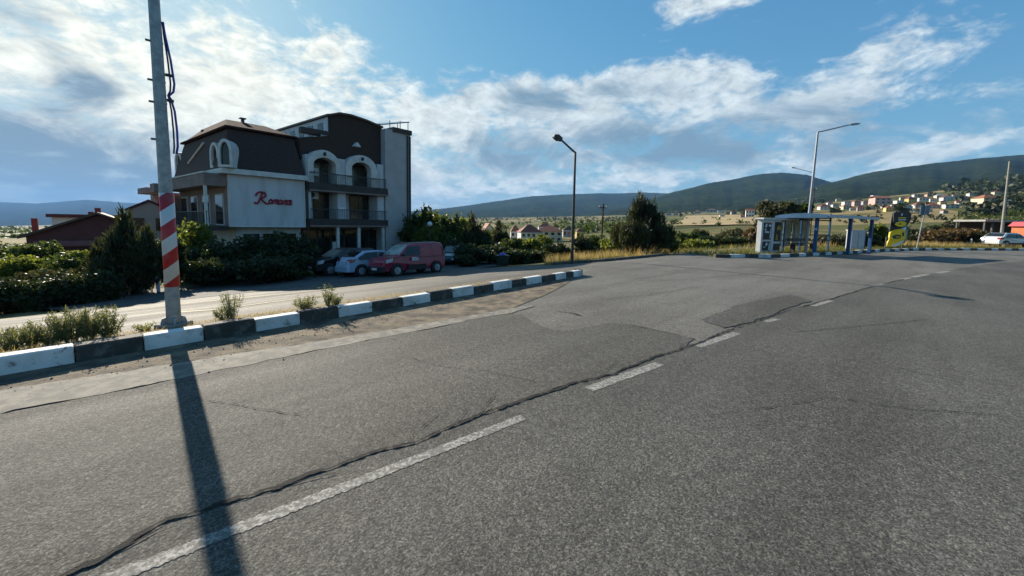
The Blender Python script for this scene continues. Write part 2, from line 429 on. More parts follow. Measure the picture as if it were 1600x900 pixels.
for k, (p0, q0, p1, q1) in enumerate(((KL + .01, .0, KL + .2, .14), (KL + .2, .15, KL + .1, .36))):
    a, b = Vector(PQ(p0, q0)), Vector(PQ(p1, q1)); d = (b - a).normalized(); nn = Vector((-d.y, d.x)) * .15
    c = [a, b, b + nn, a + nn]
    kerb_m.hexa([(p.x, p.y, -.12) for p in c], [(p.x, p.y, .19) for p in c])
k1 = tag(kerb_m.build('kerb', KB, bevel=.018), kind='structure'); white_m.build('white_block', KW, k1, bevel=.018)
# right kerb, curving behind the junction
kerb_m, white_m = MB(), MB()
pts = [Vector(p) for p in rk]; seg = []
for i in range(len(pts) - 1):
    d = (pts[i + 1] - pts[i]); n = int(d.length / .1) + 1
    seg += [pts[i] + d * k / n for k in range(n)]
acc = 0; start = seg[0]; bi = 0
for a, b in zip(seg, seg[1:]):
    acc += (b - a).length
    if acc >= .82:
        d = (b - start).normalized(); nn = Vector((-d.y, d.x)) * .18
        s0 = start + d * .01; s1 = b - d * .01; h = .19 + kr.uniform(-.015, .015)
        (white_m if bi % 2 == 1 else kerb_m).hexa([(p.x, p.y, -.1) for p in (s0, s1, s1 + nn, s0 + nn)], [(p.x, p.y, h) for p in (s0, s1, s1 + nn, s0 + nn)])
        start = b; acc = 0; bi += 1
k2 = tag(kerb_m.build('kerb', KB, bevel=.015), kind='structure'); white_m.build('white_block', KW, k2, bevel=.015)
# low earth-filled kerb along the verge with the tall lamp
vm = MB(); vp = [Vector(p) for p in verge_edge[2:]]
for a, b in zip(vp, vp[1:]):
    d = (b - a); n = int(d.length / .9)
    for k in range(n):
        s0 = a + d * (k + .02) / n; s1 = a + d * (k + .98) / n; nn = Vector((-d.y, d.x)).normalized() * .16; z0 = height(s0.x, s0.y); z1 = height(s1.x, s1.y)
        vm.hexa([(s0.x, s0.y, z0 - .1), (s1.x, s1.y, z1 - .1), (*(s1 + nn), z1 - .1), (*(s0 + nn), z0 - .1)],
                [(s0.x, s0.y, z0 + .13), (s1.x, s1.y, z1 + .13), (*(s1 + nn), z1 + .13), (*(s0 + nn), z0 + .13)])
tag(vm.build('kerb', M('kerb_bare', (.07, .065, .055), (.13, .12, .10), 6, .9, bump=.4), bevel=.015), kind='structure')
# earth strip behind the near kerb
isl = [PQ(-20, .17), PQ(KL - .1, .17), PQ(KL - .0, .3), PQ(KL - 5, .58), PQ(KL - 9, .98), PQ(-3, 1.5), PQ(-20, 1.55)]
def isl_h(x, y):
    q = pq(x, y)[1]; return height(x, y) + max(.012, .165 * (1 - max(0, q - .25) / 1.1))
sheet('verge', isl, M('verge_earth', (.20, .165, .11), (.12, .10, .06), 5, .95, bump=.8, bscale=40, detail=8), 0.0, .25, isl_h)
# pavement beside the parked cars
CAR_APRON = [PQ(0, 11.55), PQ(KL - 1, 11.55), PQ(KL + 4, 12.0), PQ(KL + 14, 12.6), PQ(KL + 14, 16.4), PQ(-2, 18)]
sheet('parking_apron', CAR_APRON, M('apron', (.10, .095, .085), (.06, .056, .05), 3, .9, bump=.4, bscale=40), .012, 1.2)
# ---- ground sheet
def gmat():
    m, t, b = newmat('ground_grass')
    tc = t.add('ShaderNodeTexCoord').outputs['Object']
    fine = t.ramp(t.noise(tc, 3.0, 8, .7), .3, .7)
    mid = t.ramp(t.noise(tc, .16, 6, .6), .38, .62)
    v = t.add('ShaderNodeTexVoronoi'); v.inputs['Scale'].default_value = .011
    t.put(v.inputs['Vector'], t.vmath('MULTIPLY', tc, (1.0, .45, 1.0)))
    sep = t.add('ShaderNodeSeparateColor'); t.l.new(v.outputs['Color'], sep.inputs[0])
    green = t.mix(fine, (.030, .042, .014), (.075, .085, .028)); dry = t.mix(fine, (.17, .13, .06), (.25, .20, .10))
    col = t.mix(mid, green, dry)
    fld = t.mix(t.ramp(sep.outputs[0], .38, .82), (.085, .090, .030), (.24, .19, .090))
    fld = t.mix(t.ramp(t.noise(tc, .02, 5, .6), .5, .68), fld, (.025, .035, .014))
    ln = t.vmath('LENGTH', tc, out=1)
    col = t.mix(t.ramp(ln, 55, 160), col, fld)
    t.put(b.inputs['Base Color'], col); b.inputs['Roughness'].default_value = .95; b.inputs['Specular IOR Level'].default_value = .1
    bn = t.add('ShaderNodeBump'); bn.inputs['Strength'].default_value = .8; bn.inputs['Distance'].default_value = .1
    t.put(bn.inputs['Height'], t.noise(tc, 6, 6)); t.put(b.inputs['Normal'], bn.outputs[0])
    return m
rads = [0.0]; r = .8
while r < 12500: rads.append(r); r *= 1.045 if r < 120 else 1.09
angs = [R(a) for a in np.concatenate([np.arange(-76, 76.01, 1.0), np.arange(82, 284, 6.0)])]
gv = [(0, 0, -.06)]; gf = []; na = len(angs)
for rr in rads[1:]:
    for a in angs:
        x, y = rr * math.sin(a), rr * math.cos(a)
        z = height(x, y)
        if rr < 75: z += -.09 if (inpoly(x, y, main_poly) or inpoly(x, y, CAR_APRON) or inpoly(x, y, isl)) else -.03
        elif rr > 90: z += .6 * math.sin(x * .021 + 1) * math.sin(y * .017) * min(1, (rr - 90) / 200)
        gv.append((x, y, z))
for i in range(len(rads) - 1):
    for k in range(na):
        k2_ = (k + 1) % na
        if i == 0: gf.append((0, 1 + k2_, 1 + k))
        else: gf.append((1 + (i - 1) * na + k, 1 + (i - 1) * na + k2_, 1 + i * na + k2_, 1 + i * na + k))
gm = MB(); gm.add(gv, gf); ground = tag(gm.build('ground', gmat(), smooth=True), kind='structure')
for p in ground.data.polygons[:1]: flipg = p.normal.z < 0
if flipg: ground.data.flip_normals()
DRYF = M('dry_field', (.36, .26, .13), (.24, .19, .09), .12, .95, detail=9, bump=.5, stretch=(.4, 1, 1))
sheet('field', [xy(GH(*p)) for p in ((1052, 354), (1110, 353), (1196, 353), (1215, 340), (1160, 336.5), (1072, 337.5))], DRYF, .5, 6)
sheet('field', [xy(GH(*p)) for p in ((-120, 372), (0, 370), (60, 368), (50, 361), (0, 360), (-120, 360))], M('stubble_field', (.26, .22, .13), (.18, .17, .09), .1, .95, detail=8), .5, 12)
sheet('field', [xy(GH(*p)) for p in ((1492, 296), (1560, 294), (1580, 289), (1520, 287.5))], DRYF, 1.0, 15)
# ---- hills
def ridge(name, D, prof, front, back, mat, n=220, seed=1, rough=.02):
    r = np.random.RandomState(seed); xs = [p[0] for p in prof]; ys = [p[1] for p in prof]
    ks = np.concatenate([np.linspace(0, .9, 9), np.linspace(.93, 1.0, 4), np.linspace(1.1, 2.0, 6)])
    ph = r.rand(12) * 6.28; vs = []; fs = []
    P = np.linspace(xs[0], xs[-1], n)
    for j, px in enumerate(P):
        u = (px - 800) / FPX; py = float(np.interp(px, xs, ys))
        zc = Zat(px, py, D)
        n1 = sum(math.sin(px * f * .02 + ph[i]) / (i + 1.5) for i, f in enumerate((1, 2.3, 4.1, 7.7, 13)))
        for k in ks:
            if k <= 1:
                d = front + (D - front) * k; zf = height(u * front, front) - 8
                s = k ** 1.15; z = zf + (zc - zf) * s
                z += rough * (zc - zf) * math.sin(k * 3.14) * (n1 + 1.2 * math.sin(px * .05 + k * 5 + ph[7]))
            else:
                d = D + (back - D) * (k - 1); z = zc + (-60 - zc) * (k - 1) ** 1.2
            vs.append((u * d + (math.sin(px * .11 + k * 9) * D * .002), d, z + r.uniform(-1, 1) * D * .0005))
    m = len(ks)
    for j in range(n - 1):
        for i in range(m - 1): fs.append((j * m + i, (j + 1) * m + i, (j + 1) * m + i + 1, j * m + i + 1))
    mb = MB(); mb.add(vs, fs); o = mb.build(name, mat, smooth=True)
    if sum(p.normal.z for p in o.data.polygons) < 0: o.data.flip_normals()
    return tag(o, kind='structure')
def forest(name, c1, c2, sc):
    m, t, b = newmat(name)
    tc = t.add('ShaderNodeTexCoord').outputs['Object']
    f = t.ramp(t.noise(tc, sc, 10, .78), .38, .62); g = t.ramp(t.noise(tc, sc * .12, 5, .6), .42, .7)
    col = t.mix(f, c1, c2); col = t.mix(t.math('MULTIPLY', g, .6), col, tuple(x * 1.25 for x in c2))
    t.put(b.inputs['Base Color'], col); b.inputs['Roughness'].default_value = 1; b.inputs['Specular IOR Level'].default_value = 0
    bn = t.add('ShaderNodeBump'); bn.inputs['Strength'].default_value = 1; bn.inputs['Distance'].default_value = 26
    t.put(bn.inputs['Height'], t.noise(tc, sc * .8, 8, .7)); t.put(b.inputs['Normal'], bn.outputs[0])
    return m
ridge('far_hills', 9000, [(-500, 322), (-250, 318), (0, 315.5), (60, 318), (140, 312), (200, 317), (300, 321), (450, 326), (620, 332), (800, 340)], 4200, 11500, forest('forest_far', (.012, .02, .012), (.03, .035, .02), .004), seed=2)
ridge('distant_hill', 5000, [(560, 338), (620, 333), (660, 328.5), (700, 325), (750, 318), (800, 310.5), (830, 306.5), (900, 303), (935, 301.8), (960, 302.3), (1000, 300.5), (1040, 302), (1100, 308), (1230, 330)], 2600, 7000, forest('forest_distant', (.004, .009, .0045), (.032, .044, .014), .01), seed=3)
ridge('wooded_hill', 2700, [(900, 338), (980, 322), (1035, 303.5), (1070, 294), (1100, 286.5), (1150, 277.5), (1180, 271.5), (1215, 269.5), (1250, 273), (1285, 283), (1340, 300), (1450, 330)], 1300, 3800, forest('forest_mid', (.004, .009, .0045), (.032, .044, .014), .03), seed=4)
ridge('wooded_hill', 1900, [(1100, 325), (1180, 308), (1240, 297), (1290, 284.5), (1350, 268.5), (1400, 260.5), (1440, 255), (1520, 246), (1600, 239.5), (1750, 236), (1950, 250), (2200, 300)], 820, 2900, forest('forest_near', (.004, .009, .0045), (.032, .044, .014), .045), seed=5)
# ---- air
hz = MB(); hz.box(-17000, 17000, -300, 13500, -420, 780)
hm = bpy.data.materials.new('haze_air'); hm.use_nodes = True; hn = NT(hm.node_tree)
hm.node_tree.nodes.remove(hm.node_tree.nodes['Principled BSDF'])
pv = hn.add('ShaderNodeVolumePrincipled'); pv.inputs['Color'].default_value = (.27, .55, 1.0, 1); pv.inputs['Density'].default_value = HAZE; pv.inputs['Anisotropy'].default_value = .0
hn.l.new(pv.outputs[0], hm.node_tree.nodes['Material Output'].inputs['Volume'])
if HAZE > 0: tag(hz.build('haze', hm), kind='stuff')
# ---- sun and sky
SUN_AZ, SUN_EL = R(43.3), R(SUN_ELD)
sdir = Vector((-math.sin(SUN_AZ) * math.cos(SUN_EL), math.cos(SUN_AZ) * math.cos(SUN_EL), math.sin(SUN_EL)))
sl = bpy.data.lights.new('sun', 'SUN'); so = bpy.data.objects.new('sun', sl); COL.objects.link(so)
sl.energy = SUN_S; sl.angle = R(.55); sl.color = (1.0, .90, .75)
so.rotation_euler = sdir.to_track_quat('Z', 'Y').to_euler(); so.location = (0, 0, 60)
W = bpy.data.worlds.new('World'); S.world = W; W.use_nodes = True
t = NT(W.node_tree); bg = W.node_tree.nodes['Background']
sky = t.add('ShaderNodeTexSky', sky_type='NISHITA'); sky.sun_disc = False; sky.sun_elevation = SUN_EL; sky.sun_rotation = -SUN_AZ
sky.air_density = 1.0; sky.dust_density = .6; sky.ozone_density = 2.0; sky.altitude = 100
dirv = t.add('ShaderNodeTexCoord').outputs['Generated']
dn = t.vmath('NORMALIZE', dirv)
sp = t.add('ShaderNodeSeparateXYZ'); t.put(sp.inputs[0], dn)
az = t.math('ARCTAN2', sp.outputs[0], sp.outputs[1]); el = t.math('ARCSINE', sp.outputs[2])
cmb = t.add('ShaderNodeCombineXYZ'); t.put(cmb.inputs[0], az); t.put(cmb.inputs[1], el); ae = cmb.outputs[0]
den = t.math('ADD', t.math('MAXIMUM', sp.outputs[2], 0.0), .16)
pl = t.add('ShaderNodeCombineXYZ'); t.put(pl.inputs[0], t.math('DIVIDE', sp.outputs[0], den)); t.put(pl.inputs[1], t.math('DIVIDE', sp.outputs[1], den))
plane = pl.outputs[0]
def blob(px, py, rx, ry, wgt, rot=0):
    d = ray(px, py).normalized(); a0 = math.atan2(d.x, d.y); e0 = math.asin(d.z)
    sc = math.cos(a0) ** 1.0
    v = t.vmath('SUBTRACT', ae, (a0, e0, 0))
    if rot:
        rn = t.add('ShaderNodeVectorRotate', rotation_type='Z_AXIS'); t.put(rn.inputs[0], v); rn.inputs['Angle'].default_value = R(rot); v = rn.outputs[0]
    v = t.vmath('MULTIPLY', v, (1 / (rx / 600 * sc * sc), 1 / (ry / 600 * sc), 0))
    l2 = t.vmath('DOT_PRODUCT', v, v, out=1)
    return t.math('MULTIPLY', t.math('EXPONENT', t.math('MULTIPLY', l2, -1.0)), wgt)
def total(bl):
    o = None
    for b_ in bl:
        x = blob(*b_); o = x if o is None else t.math('ADD', o, x)
    return o
cloud_mask = total(CLOUDS); dark_mask = total(DARKS)
n_big = t.noise(plane, 2.3, 10, .60, 2.1, .5)
ast = t.vmath('MULTIPLY', ae, (1.0, 1.9, 1.0))
n_puff = t.noise(ast, 7.0, 10, .63, 2.15, .6)
n_det = t.noise(ast, 22.0, 8, .65, 2.1, .4)
nn_ = t.math('ADD', t.math('MULTIPLY', n_big, .40), t.math('ADD', t.math('MULTIPLY', n_det, .22), t.math('MULTIPLY', n_puff, .53)))
dens = t.math('ADD', cloud_mask, t.math('MULTIPLY', t.math('SUBTRACT', nn_, .575), 4.6))
cov = t.ramp(dens, .22, .95)
# light and dark parts of the clouds, brighter towards the sun
sdn = t.vmath('DOT_PRODUCT', dn, tuple(sdir), out=1)
glow = t.math('POWER', t.math('MAXIMUM', sdn, 0.0), 9.0)
shade = t.ramp(t.math('ADD', dark_mask, t.math('MULTIPLY', t.math('SUBTRACT', t.noise(ast, 5.0, 9, .62, 2.1, .6), .5), 3.2)), .0, 1.05)
lit = t.vmath('SCALE', t.mix(glow, C_LIT, C_SUN), None); t.put(lit.node.inputs['Scale'], t.math('ADD', .42, t.math('MULTIPLY', n_det, 1.16)))
ccol = t.mix(shade, lit, t.mix(glow, C_DARK, C_DSUN))
sky_t = t.mix(1.0, sky.outputs[0], SKY_TINT, 'MULTIPLY')
sky_t = t.vmath('SCALE', t.vmath('DIVIDE', sky_t, t.vmath('ADD', t.vmath('MULTIPLY', sky_t, (.2, .2, .2)), (1, 1, 1))), None)
sky_t.node.inputs['Scale'].default_value = 1.6
hzn = t.math('EXPONENT', t.math('MULTIPLY', t.math('MAXIMUM', sp.outputs[2], 0.0), -9.0))
sky_t = t.mix(t.math('MULTIPLY', hzn, HZ_MIX), sky_t, HZ_COL)
fin = t.mix(t.math('MULTIPLY', cov, .93), sky_t, ccol)
t.l.new(fin, bg.inputs['Color']); bg.inputs['Strength'].default_value = SKY_S
# ================================================================== THE HOTEL
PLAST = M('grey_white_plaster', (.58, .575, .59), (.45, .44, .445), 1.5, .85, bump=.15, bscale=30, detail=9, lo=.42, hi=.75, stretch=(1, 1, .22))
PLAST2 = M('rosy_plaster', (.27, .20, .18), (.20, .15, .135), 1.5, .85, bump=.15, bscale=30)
TRIMW = M('white_trim', (.66, .65, .62), (.55, .54, .51), 3, .7)
ROOFD = M('dark_shingle_roof', (.066, .040, .032), (.036, .024, .020), 5, .85, bump=.6, bscale=14, detail=8, stretch=(1, 1, 5))
ROOFR = M('red_brown_roof', (.055, .024, .021), (.034, .018, .016), 4, 1.0, bump=.5, bscale=20, spec=.03)
BROWN = M('dark_brown_fascia', (.060, .045, .040), (.038, .03, .027), 4, .6)
GLASSD = glassmat('dark_window_glass', (.020, .024, .024))
GLASSG = glassmat('curtained_glass', (.13, .14, .11), .15)
SIGNR = M('red_sign_letters', (.34, .018, .04), (.26, .014, .03), 6, .5)
DPIPE = M('drainpipe_brown', (.03, .026, .026), (.045, .04, .04), 8, .5)
C3 = at(360, 26.4); C3.z = 0
wd = Vector((-.796, .605, 0))
def HL(s, w, z):
    v = C3 + ed * s + wd * w; return (v.x, v.y, z)
def HP(px, py, w=0.0):
    d = ray(px, py); o = C3 + wd * w
    # CAM + d*t = o + ed*s
    den = d.x * ed.y - d.y * ed.x
    t = ((o.x - CAM.x) * ed.y - (o.y - CAM.y) * ed.x) / den
    P = CAM + d * t
    return (P - o).to_2d().dot(ed.to_2d()), P.z
def sx(px, w=0.0): return HP(px, 330, w)[0]
hotel = empty('hotel', (C3.x, C3.y, height(C3.x, C3.y)), 0, 'four storey hotel with dark mansard roof, arched balconies and white wall with red script', 'hotel')
SP, SB, SE = sx(477), sx(601), sx(640)
GZ = -2.6
m = MB(HL)
zt = HP(360, 272)[1]; zb = HP(420, 355)[1]
m.box(0, SP, 0, 12.3, zb, zt)
m.box(.6, SP, .9, 12.0, GZ, zb)
m.box(SP, SB, 1.5, 12.2, GZ, HP(540, 240)[1])
m.build('wall', PLAST, hotel, bevel=.02)
m = MB(HL); m.prism([(SB, GZ), (SE, GZ), (SE, HP(640, 208)[1]), (SB + .05, HP(601, 201)[1])], -.12, 12.2, 'y')
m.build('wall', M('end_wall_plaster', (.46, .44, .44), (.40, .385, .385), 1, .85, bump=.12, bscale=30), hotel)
m = MB(HL); zc = HP(478, 281)[1]
m.box(-.45, SP + .12, -.35, 12.6, zt, zt + .36); m.build('cornice', TRIMW, hotel, bevel=.03)
m = MB(HL); m.box(.02, SP - .02, -.05, -.003, zb, zb + .08); m.box(SP - .06, SP - .003, -.05, -.003, zb + .08, zt - .01); m.box(.02, .08, -.05, -.003, zb + .08, zt - .01)
m.build('panel_edging', TRIMW, hotel)
# mansard over the sign block
z0, z1, z2 = zt + .36, HP(420, 211, 1.0)[1], HP(410, 200.5, 5)[1]
m = MB(HL)
m.hexa([(-.3, -.22, z0), (SP + .0, -.22, z0), (SP + .0, 12.4, z0), (-.3, 12.4, z0)], [(.35, .75, z1), (SP - .35, .75, z1), (SP - .35, 11.6, z1), (.35, 11.6, z1)])
m.build('mansard_roof', ROOFD, hotel, bevel=.12)
m = MB(HL)
m.hexa([(.15, .55, z1), (SP - .15, .55, z1), (SP - .15, 11.8, z1), (.15, 11.8, z1)], [(.15, .55, z1 + .14), (SP - .15, .55, z1 + .14), (SP - .15, 11.8, z1 + .14), (.15, 11.8, z1 + .14)])
m.hexa([(.3, .7, z1 + .14), (SP - .3, .7, z1 + .14), (SP - .3, 11.6, z1 + .14), (.3, 11.6, z1 + .14)], [(SP * .25, 4.0, z2), (SP * .78, 4.0, z2), (SP * .78, 9.5, z2), (SP * .25, 9.5, z2)])
m.build('roof', ROOFR, hotel)
m = MB(HL); m.tube([(SP * .5, 4.5, z2 - .3), (SP * .5, 4.5, z2 + .35)], .12, 8); m.box(SP * .5 - .2, SP * .5 + .2, 4.3, 4.7, z2 + .35, z2 + .42)
m.build('chimney', DSTEEL, hotel)
m = MB(HL); m.box(.9, 1.3, 8.6, 9.0, z1, z1 + 1.0); m.build('chimney', PLAST2, hotel)
# round headed dormers on the corner of the mansard
def arch_pts(w, h, n=10, spring=.55):
    pts = [(-w / 2, 0), (w / 2, 0), (w / 2, h * spring)]
    pts += [(w / 2 * math.cos(a), h * spring + (h - h * spring) * math.sin(a)) for a in [math.pi * k / n for k in range(1, n)]]
    return pts + [(-w / 2, h * spring)]
def dormer(px, py, d, w, h, ang):
    c = CAM + ray(px, py) * (d / ray(px, py).y)
    f = Vector((math.sin(ang), -math.cos(ang), 0)); a = Vector((math.cos(ang), math.sin(ang), 0))
    T = lambda x, y, z: (c.x + a.x * x + f.x * -y, c.y + a.y * x + f.y * -y, c.z + z)
    o, i = arch_pts(w, h), [(x * .62, z * .80 + h * .09) for x, z in arch_pts(w, h)]
    n = len(o); mb = MB(T)
    vs = [(x, 0, z) for x, z in o] + [(x, 0, z) for x, z in i] + [(x, 1.6, z) for x, z in o] + [(x, .25, z) for x, z in i]
    fs = []
    for k in range(n):
        j = (k + 1) % n
        fs += [(k, j, n + j, n + k), (k, j, 2 * n + j, 2 * n + k), (n + k, n + j, 3 * n + j, 3 * n + k)]
    mb.add(vs, fs); dm = mb.build('dormer', TRIMW, hotel)
    mb = MB(T); mb.prism(i, .18, .24, 'y'); mb.build('pane', GLASSD, dm)
dormer(352, 261, 25.9, .85, 1.85, .25)
dormer(335, 262, 27.4, .90, 1.75, -.35)
dormer(279, 270, 33.5, .85, 1.75, -.3)
# slim handrail across the roof slope
m = MB(); a_, b_ = CAM + ray(294, 255) * 31, CAM + ray(318, 223) * 29; m.tube([a_, b_], .07, 6); m.build('flue_pipe', TRIMW, hotel)
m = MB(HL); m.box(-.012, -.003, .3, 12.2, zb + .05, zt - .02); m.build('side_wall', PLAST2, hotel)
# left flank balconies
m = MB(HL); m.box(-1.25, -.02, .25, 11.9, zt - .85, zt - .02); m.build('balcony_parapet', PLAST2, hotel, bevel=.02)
m = MB(HL); m.box(-1.3, -1.0, .2, 11.95, zt - .02, zt + .07); m.build('parapet_cap', TRIMW, hotel)
m = MB(HL); m.box(-1.25, -.02, .25, 11.9, zb - .25, zb + .05); m.build('balcony_floor', BROWN, hotel)
m = MB(HL)
for k in range(48): m.tube([(-1.2, .3 + k * .245, zb + .05), (-1.2, .3 + k * .245, zb + 1.0)], .022, 5, False)
m.box(-1.24, -1.16, .25, 11.9, zb + .98, zb + 1.05); m.build('railing', DSTEEL, hotel)
for k, w_ in enumerate((1.0, 4.0, 7.0, 9.8)):
    m = MB(HL); m.box(-.06, -.014, w_, w_ + 1.7, zb + .1, zb + 2.3); wn = m.build('window', TRIMW, hotel)
    m = MB(HL); m.box(-.08, -.063, w_ + .1, w_ + 1.6, zb + .18, zb + 2.2); m.build('pane', GLASSD, wn)
for bx in ((-1.2, -1.05, 11.6, 11.85, GZ, zt - .85), (-1.25, -1.1, .3, .5, zb, zt - .85)):
    m = MB(HL); m.box(*bx); m.build('column', TRIMW, hotel)
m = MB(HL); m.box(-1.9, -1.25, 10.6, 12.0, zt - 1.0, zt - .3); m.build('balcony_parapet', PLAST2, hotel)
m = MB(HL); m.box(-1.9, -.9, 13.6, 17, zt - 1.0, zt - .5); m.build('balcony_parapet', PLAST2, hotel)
# rear wing seen past the corner
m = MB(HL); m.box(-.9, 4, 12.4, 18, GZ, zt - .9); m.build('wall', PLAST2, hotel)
for s_, w_, zz in ((-1.42, 11.2, zt), (SP + .14, -.1, zt), (SE - .35, -.2, HP(640, 214)[1]), (SE + .06, -.05, HP(640, 214)[1]), (SE - .1, -.2, HP(640, 214)[1])):
    m = MB(HL); m.tube([(s_, w_, GZ), (s_, w_, zz)], .065, 6); m.build('drainpipe', DPIPE, hotel)
m = MB(HL); m.box(SB + .8, SE + .12, -.25, 2.5, HP(640, 212)[1], HP(640, 207)[1] + .12); m.build('roof_edge', BROWN, hotel)
# front balconies
L1, L2 = HP(540, 352)[1], HP(540, 300)[1]
for zz, pw in ((L1, .50), (L2, .55)):
    m = MB(HL); m.box(SP + .2, SB + .12, -.35, 1.5, zz, zz + pw); m.build('balcony_floor', BROWN, hotel, bevel=.02)
    m = MB(HL); m.box(SP + .25, SB + .1, -.38, 1.5, zz - .12, zz); m.build('balcony_edging', PLAST2, hotel)
    m = MB(HL); m.box(SB + .125, SB + .2, -.5, -.2, zz + .05, zz + .4); m.build('balcony_lamp', TRIMW, hotel)
    m = MB(HL)
    n = 44
    for k in range(n + 1):
        s_ = SP + .3 + (SB - SP - .35) * k / n; m.tube([(s_, -.28, zz + pw), (s_, -.28, zz + pw + .75)], .014, 5, False)
    m.box(SP + .28, SB + .02, -.31, -.25, zz + pw + .75, zz + pw + .81); m.build('railing', DSTEEL, hotel)
# pillars and white panels between the doors
for a_, b_ in ((528, 541), (480, 487), (590, 600)):
    for za_, zb2 in ((L1 + .5, L2 - .12), (L2 + .55, HP(530, 248)[1])):
        m = MB(HL); m.box(sx(a_), sx(b_), 0, 1.5, za_, zb2); pr = m.build('pillar', PLAST, hotel, bevel=.015)
        if a_ == 528: m = MB(HL); m.box(sx(530), sx(540), -.03, -.002, za_ + .05, za_ + 1.0); m.build('panel', WHITEP, pr)
for zz, g in ((L1 + .5, GLASSD), (L2 + .55, GLASSG)):
    for a_, b_ in ((489, 526), (546, 584)):
        s0, s1 = sx(a_, 1.5), sx(b_, 1.5)
        m = MB(HL); m.box(s0, s1, 1.42, 1.497, zz, zz + 2.15); wn = m.build('window', BROWN, hotel)
        w3 = (s1 - s0) / 3
        m = MB(HL)
        for k in range(3): m.box(s0 + w3 * k + .05, s0 + w3 * (k + 1) - .04, 1.395, 1.417, zz + .08, zz + 2.07)
        m.build('pane', g, wn)
# arched surrounds on the upper balcony
def arch(pxa, pxb, pya, ia, ib, pyi, base):
    s0, s1, i0, i1 = sx(pxa), sx(pxb), sx(ia), sx(ib)
    zo, zi = HP((pxa + pxb) / 2, pya)[1], HP((ia + ib) / 2, pyi)[1]
    zs = zi - .62; n = 16; vs = []; fs = []
    co, ci = (s0 + s1) / 2, (i0 + i1) / 2
    O = [(s0, base)] + [(co - (s1 - s0) / 2 * math.cos(math.pi * k / n), zs + (zo - zs) * math.sin(math.pi * k / n)) for k in range(n + 1)] + [(s1, base)]
    I = [(i0, base)] + [(ci - (i1 - i0) / 2 * math.cos(math.pi * k / n), zs + (zi - zs) * math.sin(math.pi * k / n)) for k in range(n + 1)] + [(i1, base)]
    k_ = len(O)
    for w_ in (-.2, .5): vs += [(p[0], w_, p[1]) for p in O] + [(p[0], w_, p[1]) for p in I]
    for k in range(k_ - 1):
        fs += [(k, k + 1, k_ + k + 1, k_ + k), (2 * k_ + k, 2 * k_ + k + 1, 3 * k_ + k + 1, 3 * k_ + k), (k, k + 1, 2 * k_ + k + 1, 2 * k_ + k), (k_ + k, k_ + k + 1, 3 * k_ + k + 1, 3 * k_ + k)]
    m = MB(HL); m.add(vs, fs); ar = m.build('arch', TRIMW, hotel)
    m = MB(HL); m.box(co - .06, co + .06, -.42, -.2, zo - .45, zo - .2); m.build('wall_lamp', BLACK, ar)
arch(481, 531, 235, 490, 525, 247, L2 + .55); arch(540, 588, 243, 549, 579, 254, L2 + .55)
# penthouse storey with its dark bulging roof
ztp = HP(515, 212, .4)[1]
m = MB(HL); P = [HP(*p, .4) for p in ((470, 246), (470, 214), (515, 212), (515, 181), (530, 178.5), (548, 181.5), (572, 189.5), (598, 200.5), (598, 262))]
P2 = [P[0], P[1], P[2], P[3], P[4], P[5], P[6], P[7], (P[7][0], HP(598, 262, .4)[1] - .1)]
m.prism(P2, .55, 10.5, 'y'); m.build('penthouse', ROOFD, hotel)
m = MB(HL); top = P2[3:8]; up = [(a, b + .16) for a, b in top]
m.prism([(top[0][0] - .25, top[0][1] - .05)] + top + up[::-1] + [(top[0][0] - .25, top[0][1] + .1)], .3, 10.9, 'y'); m.build('roof', M('brown_metal_roof', (.10, .065, .04), (.07, .045, .03), 3, .5), hotel)
s_ = P2[2][0]
m = MB(HL); m.box(s_ - .06, s_ - .003, .6, 9.8, ztp + .02, P2[3][1] - .08); m.build('side_wall', WHITEP, hotel)
for w_ in (1.3, 3.0, 4.7, 6.4, 8.0):
    m = MB(HL); m.box(s_ - .09, s_ - .063, w_, w_ + .9, ztp + .25, ztp + 1.15); m.build('window', GLASSD, hotel)
m = MB(HL); m.box(P2[1][0], s_ - .1, .3, .45, ztp - .02, ztp + .3); m.build('roof_parapet', BROWN, hotel)
m = MB(HL); m.box(P2[1][0] + .3, s_ - .4, 1.0, 1.4, ztp - .02, ztp + .45); m.build('planter', BROWN, hotel)
m = MB(HL); q_ = HP(556, 225, .4); m.prism([(q_[0] - .3, q_[1] - .25), (q_[0] + .3, q_[1] - .25), (q_[0], q_[1] + .12)], .1, .55, 'y'); m.build('roof_vent', WHITEP, hotel)
# solar panel
sa, sb_ = HP(590, 197, 3), HP(632, 193.5, 3)
m = MB(HL); m.hexa([(sa[0], 2.2, sa[1]), (sb_[0], 2.2, sb_[1]), (sb_[0], 4.2, sb_[1] + .3), (sa[0], 4.2, sa[1] + .3)], [(sa[0], 2.2, sa[1] + .1), (sb_[0], 2.2, sb_[1] + .1), (sb_[0], 4.2, sb_[1] + .4), (sa[0], 4.2, sa[1] + .4)])
pn = m.build('solar_panel', glassmat('solar_glass', (.012, .02, .05)), hotel)
m = MB(HL)
for s_, w_, dz in ((sb_[0] - .1, 2.3, 0), (sb_[0] - 1.0, 2.3, 0), (sb_[0] - .1, 4, .3), (sb_[0] - 1.0, 4, .3)):
    m = MB(HL); m.tube([(s_, w_, HP(640, 208)[1] - .2), (s_, w_, sb_[1] + dz)], .04, 5); m.build('panel_strut', STEEL, pn)
# air conditioners
for px, py in ((484, 303), (484, 267)):
    s_, z_ = HP(px, py, 1.2)
    m = MB(HL); m.box(s_ - .3, s_ + .55, .9, 1.3, z_ - .4, z_ + .25); ac = m.build('air_conditioner', WHITEP, hotel, bevel=.02)
    m = MB(HL); m.tube([(s_ + .0, .895, z_ - .08), (s_ + .0, .86, z_ - .08)], .24, 14); m.build('fan_grille', BLACK, ac)
